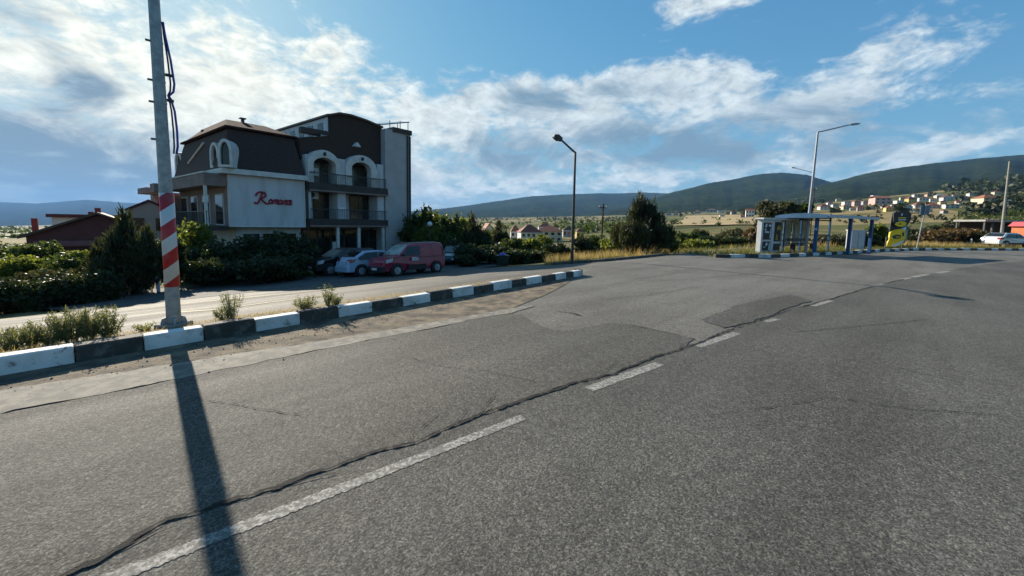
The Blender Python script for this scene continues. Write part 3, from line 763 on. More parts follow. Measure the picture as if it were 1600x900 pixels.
# ground floor: glazing, door, columns
m = MB(HL); m.box(SP + .3, SB - .2, 1.40, 1.49, GZ + .5, L1 - .3); wn = m.build('shopfront', BROWN, hotel)
m = MB(HL)
for k in range(6): m.box(SP + .4 + k * 1.15, SP + 1.4 + k * 1.15, 1.36, 1.395, GZ + .6, L1 - .45)
m.build('pane', GLASSD, wn)
for px in (526, 559, 597):
    m = MB(HL); m.box(sx(px) - .1, sx(px) + .1, -.2, 0, GZ, L1 - .12); m.build('column', TRIMW, hotel)
m = MB(HL); m.box(sx(531), sx(540), 1.3, 1.355, GZ + .5, GZ + 2.3); m.build('door', WHITEP, hotel)
m = MB(HL)
for k in range(3): m.box(1.0 + k * 1.25, 2.0 + k * 1.25, .82, .897, zb - 2.2, zb - .5)
m.build('window', GLASSD, hotel)
# the red script on the white wall
sg = empty('wall_sign', HL(sx(427), 0, HP(427, 320)[1]), 0, 'raised red script letters reading Romance on the white hotel wall', 'sign')
sA, sB_ = sx(398), sx(456); zA = HP(427, 319.5)[1]; k_ = (sB_ - sA) / 59
def curve(p, n=6):
    p = [Vector((*q, 0)) for q in p]; out = []
    for i in range(len(p) - 1):
        a, b, c, d = p[max(i - 1, 0)], p[i], p[i + 1], p[min(i + 2, len(p) - 1)]
        for j in range(n):
            t_ = j / n; out.append(.5 * ((2 * b) + (c - a) * t_ + (2 * a - 5 * b + 4 * c - d) * t_ * t_ + (3 * b - a - 3 * c + d) * t_ ** 3))
    return out + [p[-1]]
def oval(cx, cy, rx, ry): return [(cx + rx * math.cos(a) + ry * .25 * math.sin(a), cy + ry * math.sin(a)) for a in [2 * math.pi * i / 10 for i in range(11)]]
LET = [([[(0, 3), (1, 1), (4.5, 1), (8, 8), (12, 18.5)], [(2, 13), (4, 17.5), (9, 20), (15, 19.5), (17, 16), (14.5, 11.5), (9, 10)], [(10, 10), (13, 5), (17.5, 1), (21, 1.5)]], 1.0),
       ([oval(24.5, 4.8, 2.3, 3.7)], .75), ([[(28, 1), (29.3, 8), (29.6, 6), (32, 8.6), (33.2, 7), (32, 1)], [(32.6, 5), (35.2, 8.6), (36.6, 7), (35.6, 1.6), (37.2, 1)]], .75),
       ([oval(39.8, 4.7, 2.2, 3.6), [(43, 8.6), (42, 2.2), (43.6, 1)]], .75), ([[(45, 1), (46.2, 8), (46.4, 6), (48.7, 8.6), (49.7, 7), (48.8, 1.6), (50, 1)]], .75),
       ([[(54.6, 7), (53, 8.6), (51.2, 6.5), (51, 3), (52.6, 1), (54.6, 2)]], .75), ([[(55.6, 4), (58, 5.4), (58.2, 8), (56.6, 8.6), (55.2, 6), (55.3, 2.5), (57, 1), (59.5, 2.6)]], .75)]
for strokes, wt in LET:
    m = MB(HL)
    for st in strokes: m.tube([(sA + p.x * k_, -.05, zA + p.y * k_ * 1.02) for p in curve(st)], .05 * wt + .012, 6)
    m.build('letter', SIGNR, sg)
# ================================================================== VEHICLES
def paint(name, c, rough=.28):
    m, t, b = newmat(name)
    tc = t.add('ShaderNodeTexCoord').outputs['Object']
    dust = t.ramp(t.noise(tc, 2.5, 6, .65), .45, .8)
    t.put(b.inputs['Base Color'], t.mix(t.math('MULTIPLY', dust, .12), c, (.16, .14, .11)))
    t.put(b.inputs['Roughness'], t.math('ADD', t.math('MULTIPLY', dust, .3), rough)); b.inputs['Coat Weight'].default_value = .6; b.inputs['Coat Roughness'].default_value = .08
    return m
HEADL = glassmat('headlight_glass', (.55, .57, .58), .15); TAILR = glassmat('tail_lamp_red', (.35, .012, .012), .2)
RIM = M('alloy_rim', (.42, .43, .44), (.3, .31, .32), 12, .35, .6)
PLATEW = M('white_plate', (.7, .7, .68), (.6, .6, .58), 8, .5)
def car(name, label, cat, spot, fwd2, spec, mats, group='vehicles parked along the street'):
    L, Wd, H, belt, out, wins, ws, rw, wheels, wr = spec
    f = Vector((fwd2[0], fwd2[1], 0)).normalized(); l = Vector((-f.y, f.x, 0))
    zf = lambda a, b: height(*(spot + f * a + l * b).to_2d()) + .012
    z0 = (zf(1.3, .7) + zf(1.3, -.7) + zf(-1.3, .7) + zf(-1.3, -.7)) / 4
    up_ = Vector((1.3 * 2, 0, zf(1.3, 0) - zf(-1.3, 0))).cross(Vector((0, 1.4, zf(0, .7) - zf(0, -.7)))).normalized()
    up = (f * up_.x + l * up_.y + Vector((0, 0, up_.z))).normalized()
    f2 = (f - up * f.dot(up)).normalized(); l2 = up.cross(f2)
    root = empty(name, (0, 0, 0), 0, label, cat, group)
    root.matrix_world = Matrix(((f2.x, l2.x, up.x, spot.x), (f2.y, l2.y, up.y, spot.y), (f2.z, l2.z, up.z, z0), (0, 0, 0, 1)))
    def hw(x, z):
        w = Wd / 2
        if z > belt: w *= 1 - .20 * (z - belt) / (H - belt) ** 1
        if z < .45: w *= .97
        e = max(0, abs(x) - (L / 2 - .55)) / .55
        return w * (1 - .13 * e * e)
    n = len(out); mb = MB()
    vs = [(x, hw(x, z), z) for x, z in out] + [(x, -hw(x, z), z) for x, z in out]
    fs = [tuple(range(n)), tuple(range(2 * n - 1, n - 1, -1))] + [(i, (i + 1) % n, n + (i + 1) % n, n + i) for i in range(n)]
    mb.add(vs, fs); mb.build('body', mats[0], root, True, smooth=False, bevel=.05)
    for s in (1, -1):
        for wpoly in wins:
            mb = MB(); k = len(wpoly)
            o_ = [(x, s * (hw(x, z) + .012), z) for x, z in wpoly]; i_ = [(x, s * (hw(x, z) - .03), z) for x, z in wpoly]
            mb.add(o_ + i_, [tuple(range(k))] + [(a, (a + 1) % k, k + (a + 1) % k, k + a) for a in range(k)]); mb.build('side_window', GLASSD, root, True)
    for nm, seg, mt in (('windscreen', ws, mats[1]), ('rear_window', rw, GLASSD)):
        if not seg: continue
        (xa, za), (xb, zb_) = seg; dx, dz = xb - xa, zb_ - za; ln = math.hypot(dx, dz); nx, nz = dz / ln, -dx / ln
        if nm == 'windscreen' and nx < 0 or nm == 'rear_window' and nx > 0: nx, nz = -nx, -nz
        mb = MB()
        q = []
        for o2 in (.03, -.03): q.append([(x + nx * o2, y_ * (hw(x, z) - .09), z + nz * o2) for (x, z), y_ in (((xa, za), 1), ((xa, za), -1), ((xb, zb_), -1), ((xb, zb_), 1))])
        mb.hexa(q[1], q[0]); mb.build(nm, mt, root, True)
    for x in wheels:
        for s in (1, -1):
            yo = s * (hw(x, .4) - .01)
            mb = MB(); mb.tube([(x, yo - s * .16, wr + .02), (x, yo + s * .006, wr + .02)], wr + .07, 20); mb.build('wheel_arch', BLACK, root, True)
            mb = MB(); mb.tube([(x, yo - s * .2, wr), (x, yo - s * .03, wr), (x, yo + s * .02, wr), (x, yo + s * .03, wr)], [wr, wr, wr * .97, wr * .9], 22); wh = mb.build('wheel', RUBBER, root, True)
            mb = MB(); mb.tube([(x, yo + s * .028, wr), (x, yo + s * .036, wr)], [wr * .66, wr * .60], 16)
            for a in range(5):
                g = a * 2 * math.pi / 5; c, d = math.cos(g), math.sin(g)
                mb.tube([(x + c * wr * .1, yo + s * .04, wr + d * wr * .1), (x + c * wr * .6, yo + s * .04, wr + d * wr * .6)], .03, 5)
            mb.build('rim', RIM, wh, True)
    return root, hw
def seams(root, hw, lines):
    for s in (1, -1):
        for pts in lines:
            mb = MB(); mb.tube([(x, s * (hw(x, z) + .001), z) for x, z in pts], .007, 5); mb.build('door_seam', BLACK, root, True)
def slab(root, hw, name, mat, x, y0, y1, z0, z1, t=.02):
    mb = MB(); mb.box(min(x, x + t), max(x, x + t), y0, y1, z0, z1); return mb.build(name, mat, root, True, bevel=.008)
APR = lambda px, d: at(px, d)
left_dir, right_dir = (-ed.x, -ed.y), (ed.x, ed.y)
# red van
VAN = (4.2, 1.82, 1.82, 1.10, [(2.06, .28), (2.12, .55), (2.06, .86), (1.80, 1.03), (1.18, 1.13), (.85, 1.408), (.50, 1.70), (.10, 1.79), (-1.55, 1.82), (-1.92, 1.74), (-2.04, 1.25), (-2.10, .75), (-2.06, .28)],
       [[(.98, 1.12), (.55, 1.58), (.36, 1.64), (-.18, 1.64), (-.18, 1.10)]], ((1.14, 1.16), (.46, 1.70)), ((-1.98, 1.58), (-2.03, 1.15)), (1.32, -1.38), .31)
corner = at(600, 20.2); spot = corner + ed * 2.15 + en * .95
v, hw = car('delivery_van', 'crimson panel van parked facing left with a pale sheet on its door', 'van', spot, left_dir, VAN, (paint('crimson_paint', (.30, .010, .042)), glassmat('windscreen_painted_sky', (.45, .50, .46), .1)))  # pale glass colour stands in for the bright sky reflected in the windscreen
for s in (1, -1):
    mb = MB(); y = s * (hw(1.9, .85)); mb.hexa([(1.98, y - s * .42, .74), (1.98, y + s * .012, .74), (1.62, y + s * .03, .80), (1.62, y - s * .3, .80)], [(2.0, y - s * .42, .90), (1.96, y + s * .012, .92), (1.55, y + s * .03, 1.02), (1.60, y - s * .3, 1.02)]); mb.build('headlight', HEADL, v, True)
mb = MB(); mb.hexa([(2.02, -.86, .24), (2.19, -.75, .24), (2.19, .75, .24), (2.02, .86, .24)], [(2.02, -.86, .58), (2.19, -.75, .58), (2.19, .75, .58), (2.02, .86, .58)]); mb.build('bumper', BLACK, v, True, bevel=.04)
slab(v, hw, 'number_plate', PLATEW, 2.195, -.26, .26, .38, .50)
mb = MB(); y = hw(.2, .8) + .004; mb.box(-.55, .65, y, y + .008, .0 + .28, .58); mb.build('side_moulding', BLACK, v, True)
mb = MB(); mb.box(-.05, .38, y, y + .012, .82, .99); pl_ = mb.build('door_notice', PLATEW, v, True)
mb = MB(); mb.box(.0, .33, y + .0125, y + .014, .90, .93); mb.box(.0, .28, y + .0125, y + .014, .86, .88); mb.build('printed_lines', M('blue_print', (.08, .12, .32), (.06, .1, .28), 9, .6), pl_, True)
for s in (1, -1):
    mb = MB(); mb.ball((1.0, s * 1.02, 1.16), (.07, .10, .10)); mb.build('wing_mirror', BLACK, v, True, smooth=True)
    mb = MB(); y = hw(0, 1.81); mb.box(-1.5, .1, s * (y - .12), s * (y - .08), 1.815, 1.85); mb.build('roof_rail', STEEL, v, True)
    mb = MB(); y = s * hw(-2.0, 1.3); mb.hexa([(-2.06, y - s * .1, 1.0), (-2.03, y + s * .012, 1.0), (-1.95, y + s * .012, 1.0), (-1.95, y - s * .1, 1.0)], [(-2.0, y - s * .14, 1.5), (-1.99, y - s * .02, 1.5), (-1.9, y - s * .02, 1.5), (-1.9, y - s * .12, 1.5)]); mb.build('tail_lamp', TAILR, v, True)
mb = MB(); mb.box(-1.95, -.25, hw(0, 1.0) + .002, hw(0, 1.0) + .012, .98, 1.0); mb.build('door_rail', BLACK, v, True)
seams(v, hw, [[(.72, .45), (.74, .8), (.72, 1.08)], [(-.24, .42), (-.24, .8), (-.24, 1.1), (-.26, 1.66)], [(-1.2, .65), (-1.12, 1.1), (-1.1, 1.7)]])
for s in (1, -1):
    mb = MB(); y = s * hw(-.1, .98); mb.box(-.12, .06, min(y, y + s * .03), max(y, y + s * .03), .97, 1.0); mb.build('door_handle', BLACK, v, True)
# light blue hatchback
HATCH = (4.1, 1.72, 1.46, .92, [(2.0, .25), (2.05, .50), (1.95, .72), (1.15, .90), (.35, 1.38), (-.2, 1.46), (-1.1, 1.42), (-1.62, 1.12), (-1.78, 1.0), (-1.98, .88), (-2.05, .60), (-2.0, .27)],
         [[(.88, .95), (.32, 1.30), (-.15, 1.37), (-.18, .93)], [(-.26, .93), (-.24, 1.37), (-.95, 1.34), (-1.45, 1.08), (-1.40, .96)]], ((1.1, .93), (.38, 1.37)), ((-1.14, 1.40), (-1.62, 1.12)), (1.28, -1.28), .31)
c_ = at(548, 20.9); spot = c_ + ed * 1.95 + en * .95
h, hw = car('hatchback', 'pale blue hatchback seen from behind with red tail lamps, beside the crimson van', 'car', spot, right_dir, HATCH, (paint('pale_blue_paint', (.36, .47, .62)), GLASSD))
for s in (1, -1):
    mb = MB(); y = s * hw(-1.9, .95); mb.hexa([(-2.0, y - s * .34, .82), (-1.98, y + s * .014, .80), (-1.7, y + s * .05, .84), (-1.7, y - s * .3, .84)], [(-1.93, y - s * .3, .97), (-1.90, y + s * .012, .98), (-1.62, y + s * .04, 1.04), (-1.66, y - s * .28, 1.02)]); mb.build('tail_lamp', TAILR, h, True)
    mb = MB(); mb.ball((.85, s * .95, 1.0), (.07, .09, .08)); mb.build('wing_mirror', BLACK, h, True, smooth=True)
mb = MB(); mb.hexa([(-2.10, -.74, .28), (-1.95, -.83, .28), (-1.95, .83, .28), (-2.10, .74, .28)], [(-2.10, -.74, .62), (-1.95, -.83, .66), (-1.95, .83, .66), (-2.10, .74, .62)]); mb.build('bumper', paint('pale_blue_bumper', (.36, .47, .60)), h, True, bevel=.04)
slab(h, hw, 'number_plate', PLATEW, -2.06, -.26, .26, .68, .79, -.02)
seams(h, hw, [[(.85, .4), (.88, .92)], [(-.22, .4), (-.22, .92), (-.25, 1.36)], [(-1.0, .45), (-1.05, .7), (-1.35, .95)]])
# black car at the left end
SUV = (4.4, 1.80, 1.58, 1.0, [(2.12, .30), (2.2, .58), (2.12, .88), (1.25, 1.04), (.55, 1.50), (.1, 1.58), (-1.35, 1.55), (-1.85, 1.15), (-2.12, 1.05), (-2.2, .7), (-2.15, .32)],
       [[(1.0, 1.05), (.5, 1.44), (-.1, 1.48), (-.12, 1.02)], [(-.2, 1.02), (-.2, 1.48), (-1.2, 1.45), (-1.6, 1.12), (-1.55, 1.04)]], ((1.2, 1.07), (.6, 1.48)), ((-1.4, 1.52), (-1.83, 1.17)), (1.35, -1.35), .34)
c_ = at(497, 21.5); spot = c_ + ed * 2.2 + en * 1.3
b_, hw = car('estate_car', 'black car parked nose out at the left end, half in the hedge shade', 'car', spot, left_dir, SUV, (paint('black_paint', (.012, .012, .013)), GLASSG))
for s in (1, -1):
    mb = MB(); y = s * hw(2.0, .8); mb.hexa([(2.12, y - s * .42, .72), (2.08, y + s * .012, .72), (1.8, y + s * .05, .76), (1.8, y - s * .3, .76)], [(2.12, y - s * .42, .87), (2.05, y + s * .012, .90), (1.72, y + s * .05, .96), (1.75, y - s * .3, .94)]); mb.build('headlight', HEADL, b_, True)
    mb = MB(); mb.ball((1.0, s * 1.0, 1.1), (.07, .09, .08)); mb.build('wing_mirror', BLACK, b_, True, smooth=True)
slab(b_, hw, 'number_plate', PLATEW, 2.2, -.26, .26, .45, .56); slab(b_, hw, 'grille', DSTEEL, 2.19, -.5, .5, .60, .82)
# dark teal car right of the van
c_ = at(706, 29.5); spot = c_ + Vector((-.1, 1.9, 0))
d_, hw = car('small_car', 'dark teal car seen end on in the shade right of the crimson van', 'car', spot, (.16, -1), HATCH, (paint('dark_teal_paint', (.02, .05, .06)), GLASSG))
for s in (1, -1):
    mb = MB(); y = s * hw(1.9, .7); mb.hexa([(1.96, y - s * .36, .58), (1.9, y + s * .012, .58), (1.66, y + s * .04, .62), (1.66, y - s * .28, .62)], [(1.94, y - s * .36, .70), (1.86, y + s * .012, .73), (1.58, y + s * .04, .78), (1.6, y - s * .28, .77)]); mb.build('headlight', HEADL, d_, True)
slab(d_, hw, 'number_plate', PLATEW, 2.05, -.26, .26, .40, .51)
# white car at the far right
c_ = at(1556, 43); spot = c_ + Vector((2.15, .9, 0))
w_, hw = car('suv', 'white car with a red tail lamp parked beyond the far right kerb', 'car', spot, (1, .12), SUV, (paint('white_paint', (.70, .71, .72)), GLASSD))
for s in (1, -1):
    mb = MB(); y = s * hw(-2.1, .95); mb.hexa([(-2.2, y - s * .3, .86), (-2.17, y + s * .014, .84), (-1.8, y + s * .05, .90), (-1.8, y - s * .26, .90)], [(-2.14, y - s * .26, 1.05), (-2.1, y + s * .012, 1.06), (-1.75, y + s * .05, 1.10), (-1.78, y - s * .24, 1.08)]); mb.build('tail_lamp', TAILR, w_, True)
    mb = MB(); mb.box(-1.2, .3, s * .62 - .02, s * .62 + .02, 1.575, 1.62); mb.build('roof_rail', STEEL, w_, True)
mb = MB(); mb.box(-1.0, 1.0, -hw(0, .4) - .012, -hw(0, .4) - .002, .3, .5); mb.build('side_moulding', BLACK, w_, True)
# wheeled bin
bn = empty('wheeled_bin', at(785, 27), R(20), 'dark wheeled bin with a blue bag bulging from its lid', 'bin')
mb = MB(); mb.hexa([(-.34, -.28, .08), (.34, -.28, .08), (.34, .28, .08), (-.34, .28, .08)], [(-.42, -.36, .72), (.42, -.36, .72), (.42, .36, .72), (-.42, .36, .72)]); mb.build('bin_body', M('bin_green', (.02, .035, .03), (.015, .025, .02), 5, .5), bn, True, bevel=.03)
mb = MB(); mb.box(-.46, .46, -.40, .40, .721, .77); mb.build('rim', BLACK, bn, True, bevel=.015)
mb = MB(); mb.ball((0, 0, .80), (.27, .22, .16), 10, 6); mb.build('bag', M('blue_bag', (.10, .09, .38), (.14, .13, .45), 7, .4, bump=.5), bn, True, smooth=True)
for s in (1, -1):
    mb = MB(); mb.tube([(s * .3, .30, .09), (s * .37, .30, .09)], .09, 10); mb.build('wheel', RUBBER, bn, True)
# ================================================================== STREET FURNITURE
def lamp_post(name, loc, H, r0_, r1_, arm, head, label, mat=STEEL, group=None, lean=(0, 0), armr=.04):
    root = empty(name, loc, 0, label, 'street lamp', group)
    mb = MB(); mb.tube([(0, 0, -.1), (lean[0] * .5, lean[1] * .5, H * .5), (lean[0], lean[1], H)], [r0_, (r0_ + r1_) / 2, r1_], 12); mb.build('pole', mat, root, True, smooth=False)
    a = Vector(arm); e = Vector((lean[0], lean[1], H))
    mb = MB(); mb.tube([e - Vector((0, 0, .25)), e + Vector((0, 0, .02)), e + a * .12, e + a], [armr * 1.1, armr * 1.1, armr, armr * .9], 8); mb.build('arm', mat, root, True)
    d = Vector((a.x, a.y, a.z * .6)).normalized(); s = Vector((-d.y, d.x, 0)).normalized(); u = d.cross(s)
    if u.z < 0: u = -u
    c = e + a; T = lambda x, y, z: tuple(c + d * x + s * y + u * z)
    mb = MB(T); l, w, h = head
    mb.hexa([(-.1, -w * .3, -h * .4), (l * .5, -w * .5, -h * .5), (l * .5, w * .5, -h * .5), (-.1, w * .3, -h * .4)], [(-.1, -w * .25, h * .4), (l * .5, -w * .4, h * .5), (l * .5, w * .4, h * .5), (-.1, w * .25, h * .4)])
    mb.hexa([(l * .5, -w * .5, -h * .5), (l, -w * .35, -h * .4), (l, w * .35, -h * .4), (l * .5, w * .5, -h * .5)], [(l * .5, -w * .4, h * .5), (l, -w * .25, h * .1), (l, w * .25, h * .1), (l * .5, w * .4, h * .5)])
    mb.build('lamp_head', mat, root, True)
    mb = MB(T); mb.hexa([(l * .2, -w * .3, -h * .72), (l * .85, -w * .25, -h * .66), (l * .85, w * .25, -h * .66), (l * .2, w * .3, -h * .72)], [(l * .2, -w * .35, -h * .42), (l * .9, -w * .3, -h * .38), (l * .9, w * .3, -h * .38), (l * .2, w * .35, -h * .42)])
    mb.build('lamp_glass', GLASSG, root, True)
    return root
# near striped pole
PB = G(272, 505, .15)
np_ = lamp_post('street_lamp', (PB.x, PB.y, .13), 8.2, .082, .036, (1.0, -1.1, .25), (.6, .26, .12), 'tall steel pole with red and white striped wrap standing behind the near kerb', STEEL)
def stripes():
    m, t, b = newmat('striped_wrap')
    tc = t.add('ShaderNodeTexCoord').outputs['Object']; sp_ = t.add('ShaderNodeSeparateXYZ'); t.put(sp_.inputs[0], tc)
    lat = t.math('ADD', t.math('MULTIPLY', sp_.outputs[0], .72), t.math('MULTIPLY', sp_.outputs[1], .69))
    v = t.math('FRACT', t.math('ADD', t.math('DIVIDE', t.math('SUBTRACT', sp_.outputs[2], t.math('MULTIPLY', lat, .85)), .385), STRIPE_PH))
    f = t.ramp(v, .50, .515); dirt = t.ramp(t.noise(tc, 5, 6, .6), .4, .8)
    c = t.mix(f, (.62, .62, .60), (.42, .012, .018)); c = t.mix(t.math('MULTIPLY', dirt, .3), c, (.25, .22, .19))
    t.put(b.inputs['Base Color'], c); b.inputs['Roughness'].default_value = .45
    return m
zw0, zw1 = .53, 1.775
mb = MB(); n = 28; vs = []; fs = []
view = math.atan2(-PB.y, -PB.x)
for k in range(n + 1):
    a = view - 1.05 + (3.6) * k / n
    for z, in ((zw0,), (zw1,)):
        rr = .082 + (.036 - .082) * z / 8.2 + .006; vs.append((rr * math.cos(a), rr * math.sin(a), z))
for k in range(n): fs.append((2 * k, 2 * k + 2, 2 * k + 3, 2 * k + 1))
mb.add(vs, fs); wr_ = mb.build('striped_wrap', stripes(), np_, True, smooth=True)
sol = wr_.modifiers.new('s', 'SOLIDIFY'); sol.thickness = .003; sol.offset = 1
mb = MB(); mb.box(-.15, .15, -.15, .15, -.08, .03); mb.build('base_plate', CONC, np_, True, bevel=.02)
for k in range(4):
    a = k * math.pi / 2 + .785
    mb = MB(lambda x, y, z, a=a: (x * math.cos(a) - y * math.sin(a), x * math.sin(a) + y * math.cos(a), z)); mb.prism([(.07, .03), (.14, .03), (.12, .10), (.07, .12)], -.012, .012, 'y'); mb.build('gusset', STEEL, np_, True)
lx, ly = -.72, -.69                                # sideways on the pole as seen from the road
for z in (2.46, 2.93, 3.20, 3.68):
    rr = .082 + (.036 - .082) * z / 8.2
    mb = MB(); mb.tube([(0, 0, z - .012), (0, 0, z + .012)], rr + .003, 14); cl = mb.build('clamp_band', STEEL, np_, True)
    mb = MB(); mb.tube([(lx * rr, ly * rr, z), (lx * (rr + .045), ly * (rr + .045), z)], .014, 6); mb.build('bolt', DSTEEL, cl, True)
CABLE = M('blue_cable', (.07, .06, .36), (.05, .045, .27), 9, .45)
mb = MB(); off = lambda z, o: ((.082 + (.036 - .082) * z / 8.2) + o)
pts_ = [(3.95, .02), (3.80, .035), (3.5, .09), (3.2, .12), (3.10, .10), (3.04, .035), (3.0, .06), (2.85, .10), (2.6, .115), (2.4, .11), (2.3, .085)]
mb.tube([(-lx * off(z, o * .72), -ly * off(z, o * .72), z) for z, o in pts_], .013, 7); mb.build('cable', CABLE, np_, True, smooth=True)
mb = MB(); mb.tube([(-lx * off(z, o * .4), -ly * off(z, o * .4), z) for z, o in pts_], .010, 7); mb.build('cable', BLACK, np_, True, smooth=True)
for z in (3.3, 2.98):
    mb = MB(); mb.tube([(-lx * off(z, 0), -ly * off(z, 0), z), (-lx * off(z, .07), -ly * off(z, .07), z)], .02, 6); mb.build('cable_hook', DSTEEL, np_, True)
# centre lamp on the dry verge
cb_ = GH(893.5, 412.5); cd_ = cb_.y; hc = Zat(899, 239, cd_) - cb_.z
lamp_post('street_lamp', cb_, hc, .078, .05, (-.82, -.45, .56), (.38, .27, .22), 'dark street lamp with a bent arm on the dry grass verge', M('rusty_steel', (.085, .075, .065), (.05, .045, .042), 7, .65, .3), lean=(Xat(899, 239, cd_) - cb_.x, 0), armr=.05)
# bus stop lamp
lb = G(1258.5, 392.5, .15); hl = Zat(1278, 206, lb.y) - .15
lamp_post('street_lamp', (lb.x, lb.y, .12), hl, .095, .055, (2.35, .35, .62), (.65, .26, .10), 'tall pale street lamp with a raised arm in front of the bus shelter', M('pale_steel', (.34, .35, .38), (.27, .28, .31), 8, .45, .4), lean=(Xat(1278, 206, lb.y) - lb.x, 0))
l2 = at(1260.5, 54); h2 = Zat(1269, 270, 54) - l2.z
lamp_post('street_lamp', l2, h2, .09, .05, (-2.9, -.4, .55), (.6, .26, .1), 'farther street lamp whose arm reaches left behind the bus stop lamp', M('pale_steel_far', (.40, .41, .43), (.33, .34, .36), 8, .5, .4), lean=(Xat(1271, 270, 54) - l2.x, 0))
# concrete pole at the right edge
cp = G(1563, 385, .05); hp_ = Zat(1578, 252, cp.y) - cp.z
pr = empty('utility_pole', cp, 0, 'bare tapering concrete pole in front of the white car', 'pole')
mb = MB(); lean = Xat(1578, 252, cp.y) - cp.x; mb.tube([(0, 0, -.2), (lean, 0, hp_)], [.15, .085], 10); mb.build('pole_shaft', CONC, pr, True)
zi = Zat(1570, 313, cp.y) - cp.z; mb = MB(); mb.tube([(lean * zi / hp_ + .1, -.1, zi), (lean * zi / hp_ + .5, -.1, zi)], .07, 8); mb.build('insulator', WHITEP, pr, True)
# wooden electricity poles
def epole(px, d, pyt, lab, r=.11):
    b = at(px, d); h = Zat(px + 1, pyt, d) - b.z
    root = empty('electricity_pole', b, 0, lab, 'pole')
    mb = MB(); mb.tube([(0, 0, -.2), (.05, 0, h)], [r, r * .75], 8); mb.build('pole_shaft', BARK, root, True)
    mb = MB(); mb.box(-.45, .45, -.05, .05, h - .5, h - .40); mb.build('crossarm', BARK, root, True)
    for x in (-.38, .38):
        mb = MB(); mb.tube([(x, 0, h - .40), (x, 0, h - .2)], .04, 6); mb.build('insulator', WHITEP, root, True)
epole(939, 42, 318, 'wooden electricity pole rising between the lamp and the pine'); epole(955, 60, 340, 'short distant electricity pole just left of the pine', .09)
epole(1263.5, 70, 292, 'thin electricity pole standing far behind the bus stop lamp', .10)
# ------------------------------------------------------------------ bus shelter
BLUE = M('blue_paint', (.025, .10, .26), (.018, .07, .19), 4, .45); BLUER = M('blue_roof', (.045, .13, .24), (.03, .10, .19), 3, .5)
SHG = glassmat('shelter_glass', (.26, .33, .30), .12)
S0 = Vector((19.2, 23.7, .16)); se = Vector((.883, .469, 0)); sm = Vector((-.469, .883, 0))
SHL = lambda a, b, z: (S0.x + se.x * a + sm.x * b, S0.y + se.y * a + sm.y * b, S0.z + z)
sh = empty('bus_shelter', S0, 0, 'open bus shelter with blue posts, curved blue roof and glass back wall', 'bus shelter')
prof = [(-.25, 2.30), (.35, 2.40), (1.0, 2.45), (1.7, 2.43), (2.4, 2.36), (2.75, 2.28)]
mb = MB(SHL); mb.prism(prof + [(b, z - .07) for b, z in prof[::-1]], -.3, 6.6, 'x'); mb.build('roof', BLUER, sh)
mb = MB(SHL); mb.box(-.32, 6.62, -.30, -.253, 2.16, 2.34); mb.build('fascia', M('pale_fascia', (.50, .53, .55), (.42, .45, .48), 4, .5), sh)
mb = MB(SHL); mb.prism(prof + [(2.75, 2.14), (-.25, 2.14)], -.36, -.305, 'x'); mb.build('end_panel', BLUER, sh)
for a, b in ((.1, .5), (3.1, -.05), (6.2, -.05), (.1, 2.35), (2.2, 2.35), (4.3, 2.35), (6.2, 2.35)):
    mb = MB(SHL); rr = .085 if b < 1 else .055; zr = 2.26 if b < 0 else (2.42 if b < 1 else 2.3)
    mb.box(a - rr, a + rr, b - rr, b + rr, -.15, zr); mb.build('post', BLUE, sh, bevel=.01)
for z in (2.05, 1.0, .62):
    mb = MB(SHL); mb.box(-1.2, 6.2, 2.36, 2.42, z, z + (.09 if z > 2 else .07)); mb.build('rail', DSTEEL, sh)
for a in (-1.1, -.05, 1.05, 2.25):
    mb = MB(SHL); mb.box(a + .04, a + .98, 2.33, 2.35, .25, 2.0); mb.build('glass_panel', SHG, sh)
mb = MB(SHL); mb.box(.3, 3.2, 1.75, 2.1, .42, .47); bench = mb.build('bench_seat', DSTEEL, sh)
mb = MB(SHL); mb.box(.3, 3.2, 2.14, 2.18, .62, .80); mb.build('bench_back', DSTEEL, sh)
for a in (.5, 3.0):
    mb = MB(SHL); mb.box(a, a + .06, 1.8, 2.1, -.1, .42); mb.build('bench_leg', DSTEEL, sh)
nt_ = MB(SHL); nt_.box(1.35, 1.85, 2.30, 2.325, .9, 1.75); tag(nt_.build('timetable', M('notice_paper', (.50, .46, .36), (.40, .30, .20), 7, .7)), 'buff timetable sheet on the bus shelter glass', 'notice')
# advertising cabinet
ad = empty('advertising_cabinet', SHL(-1.9, 2.35, -.15), 0, 'white cabinet with two dark posters at the left end of the bus shelter', 'cabinet')
mb = MB(SHL); mb.box(-2.75, -.55, 2.2, 2.5, -.15, 2.0); mb.build('cabinet_body', WHITEP, ad, bevel=.02)
mb = MB(SHL); mb.box(-2.9, 1.2, 2.05, 2.62, 2.004, 2.11); mb.build('cabinet_roof', TRIMW, ad)
POST = M('black_poster', (.02, .02, .024), (.035, .034, .038), 6, .5); AMB = M('amber_print', (.55, .30, .03), (.40, .20, .02), 9, .5); WHT = M('white_print', (.7, .7, .7), (.6, .6, .62), 9, .6); REDP = M('red_print', (.45, .06, .08), (.35, .05, .06), 9, .6)
mb = MB(SHL); mb.box(-2.58, -1.72, 2.17, 2.197, .72, 1.80); p1_ = mb.build('poster', POST, ad)
mb = MB(SHL); mb.box(-2.58, -1.72, 2.17, 2.197, .02, .60); p2_ = mb.build('poster', POST, ad)
def marks(par, mat, rects, face=2.165):
    for r_ in rects:
        mb = MB(SHL); mb.prism(r_, face - .006, face + .003, 'y'); mb.build('print', mat, par)
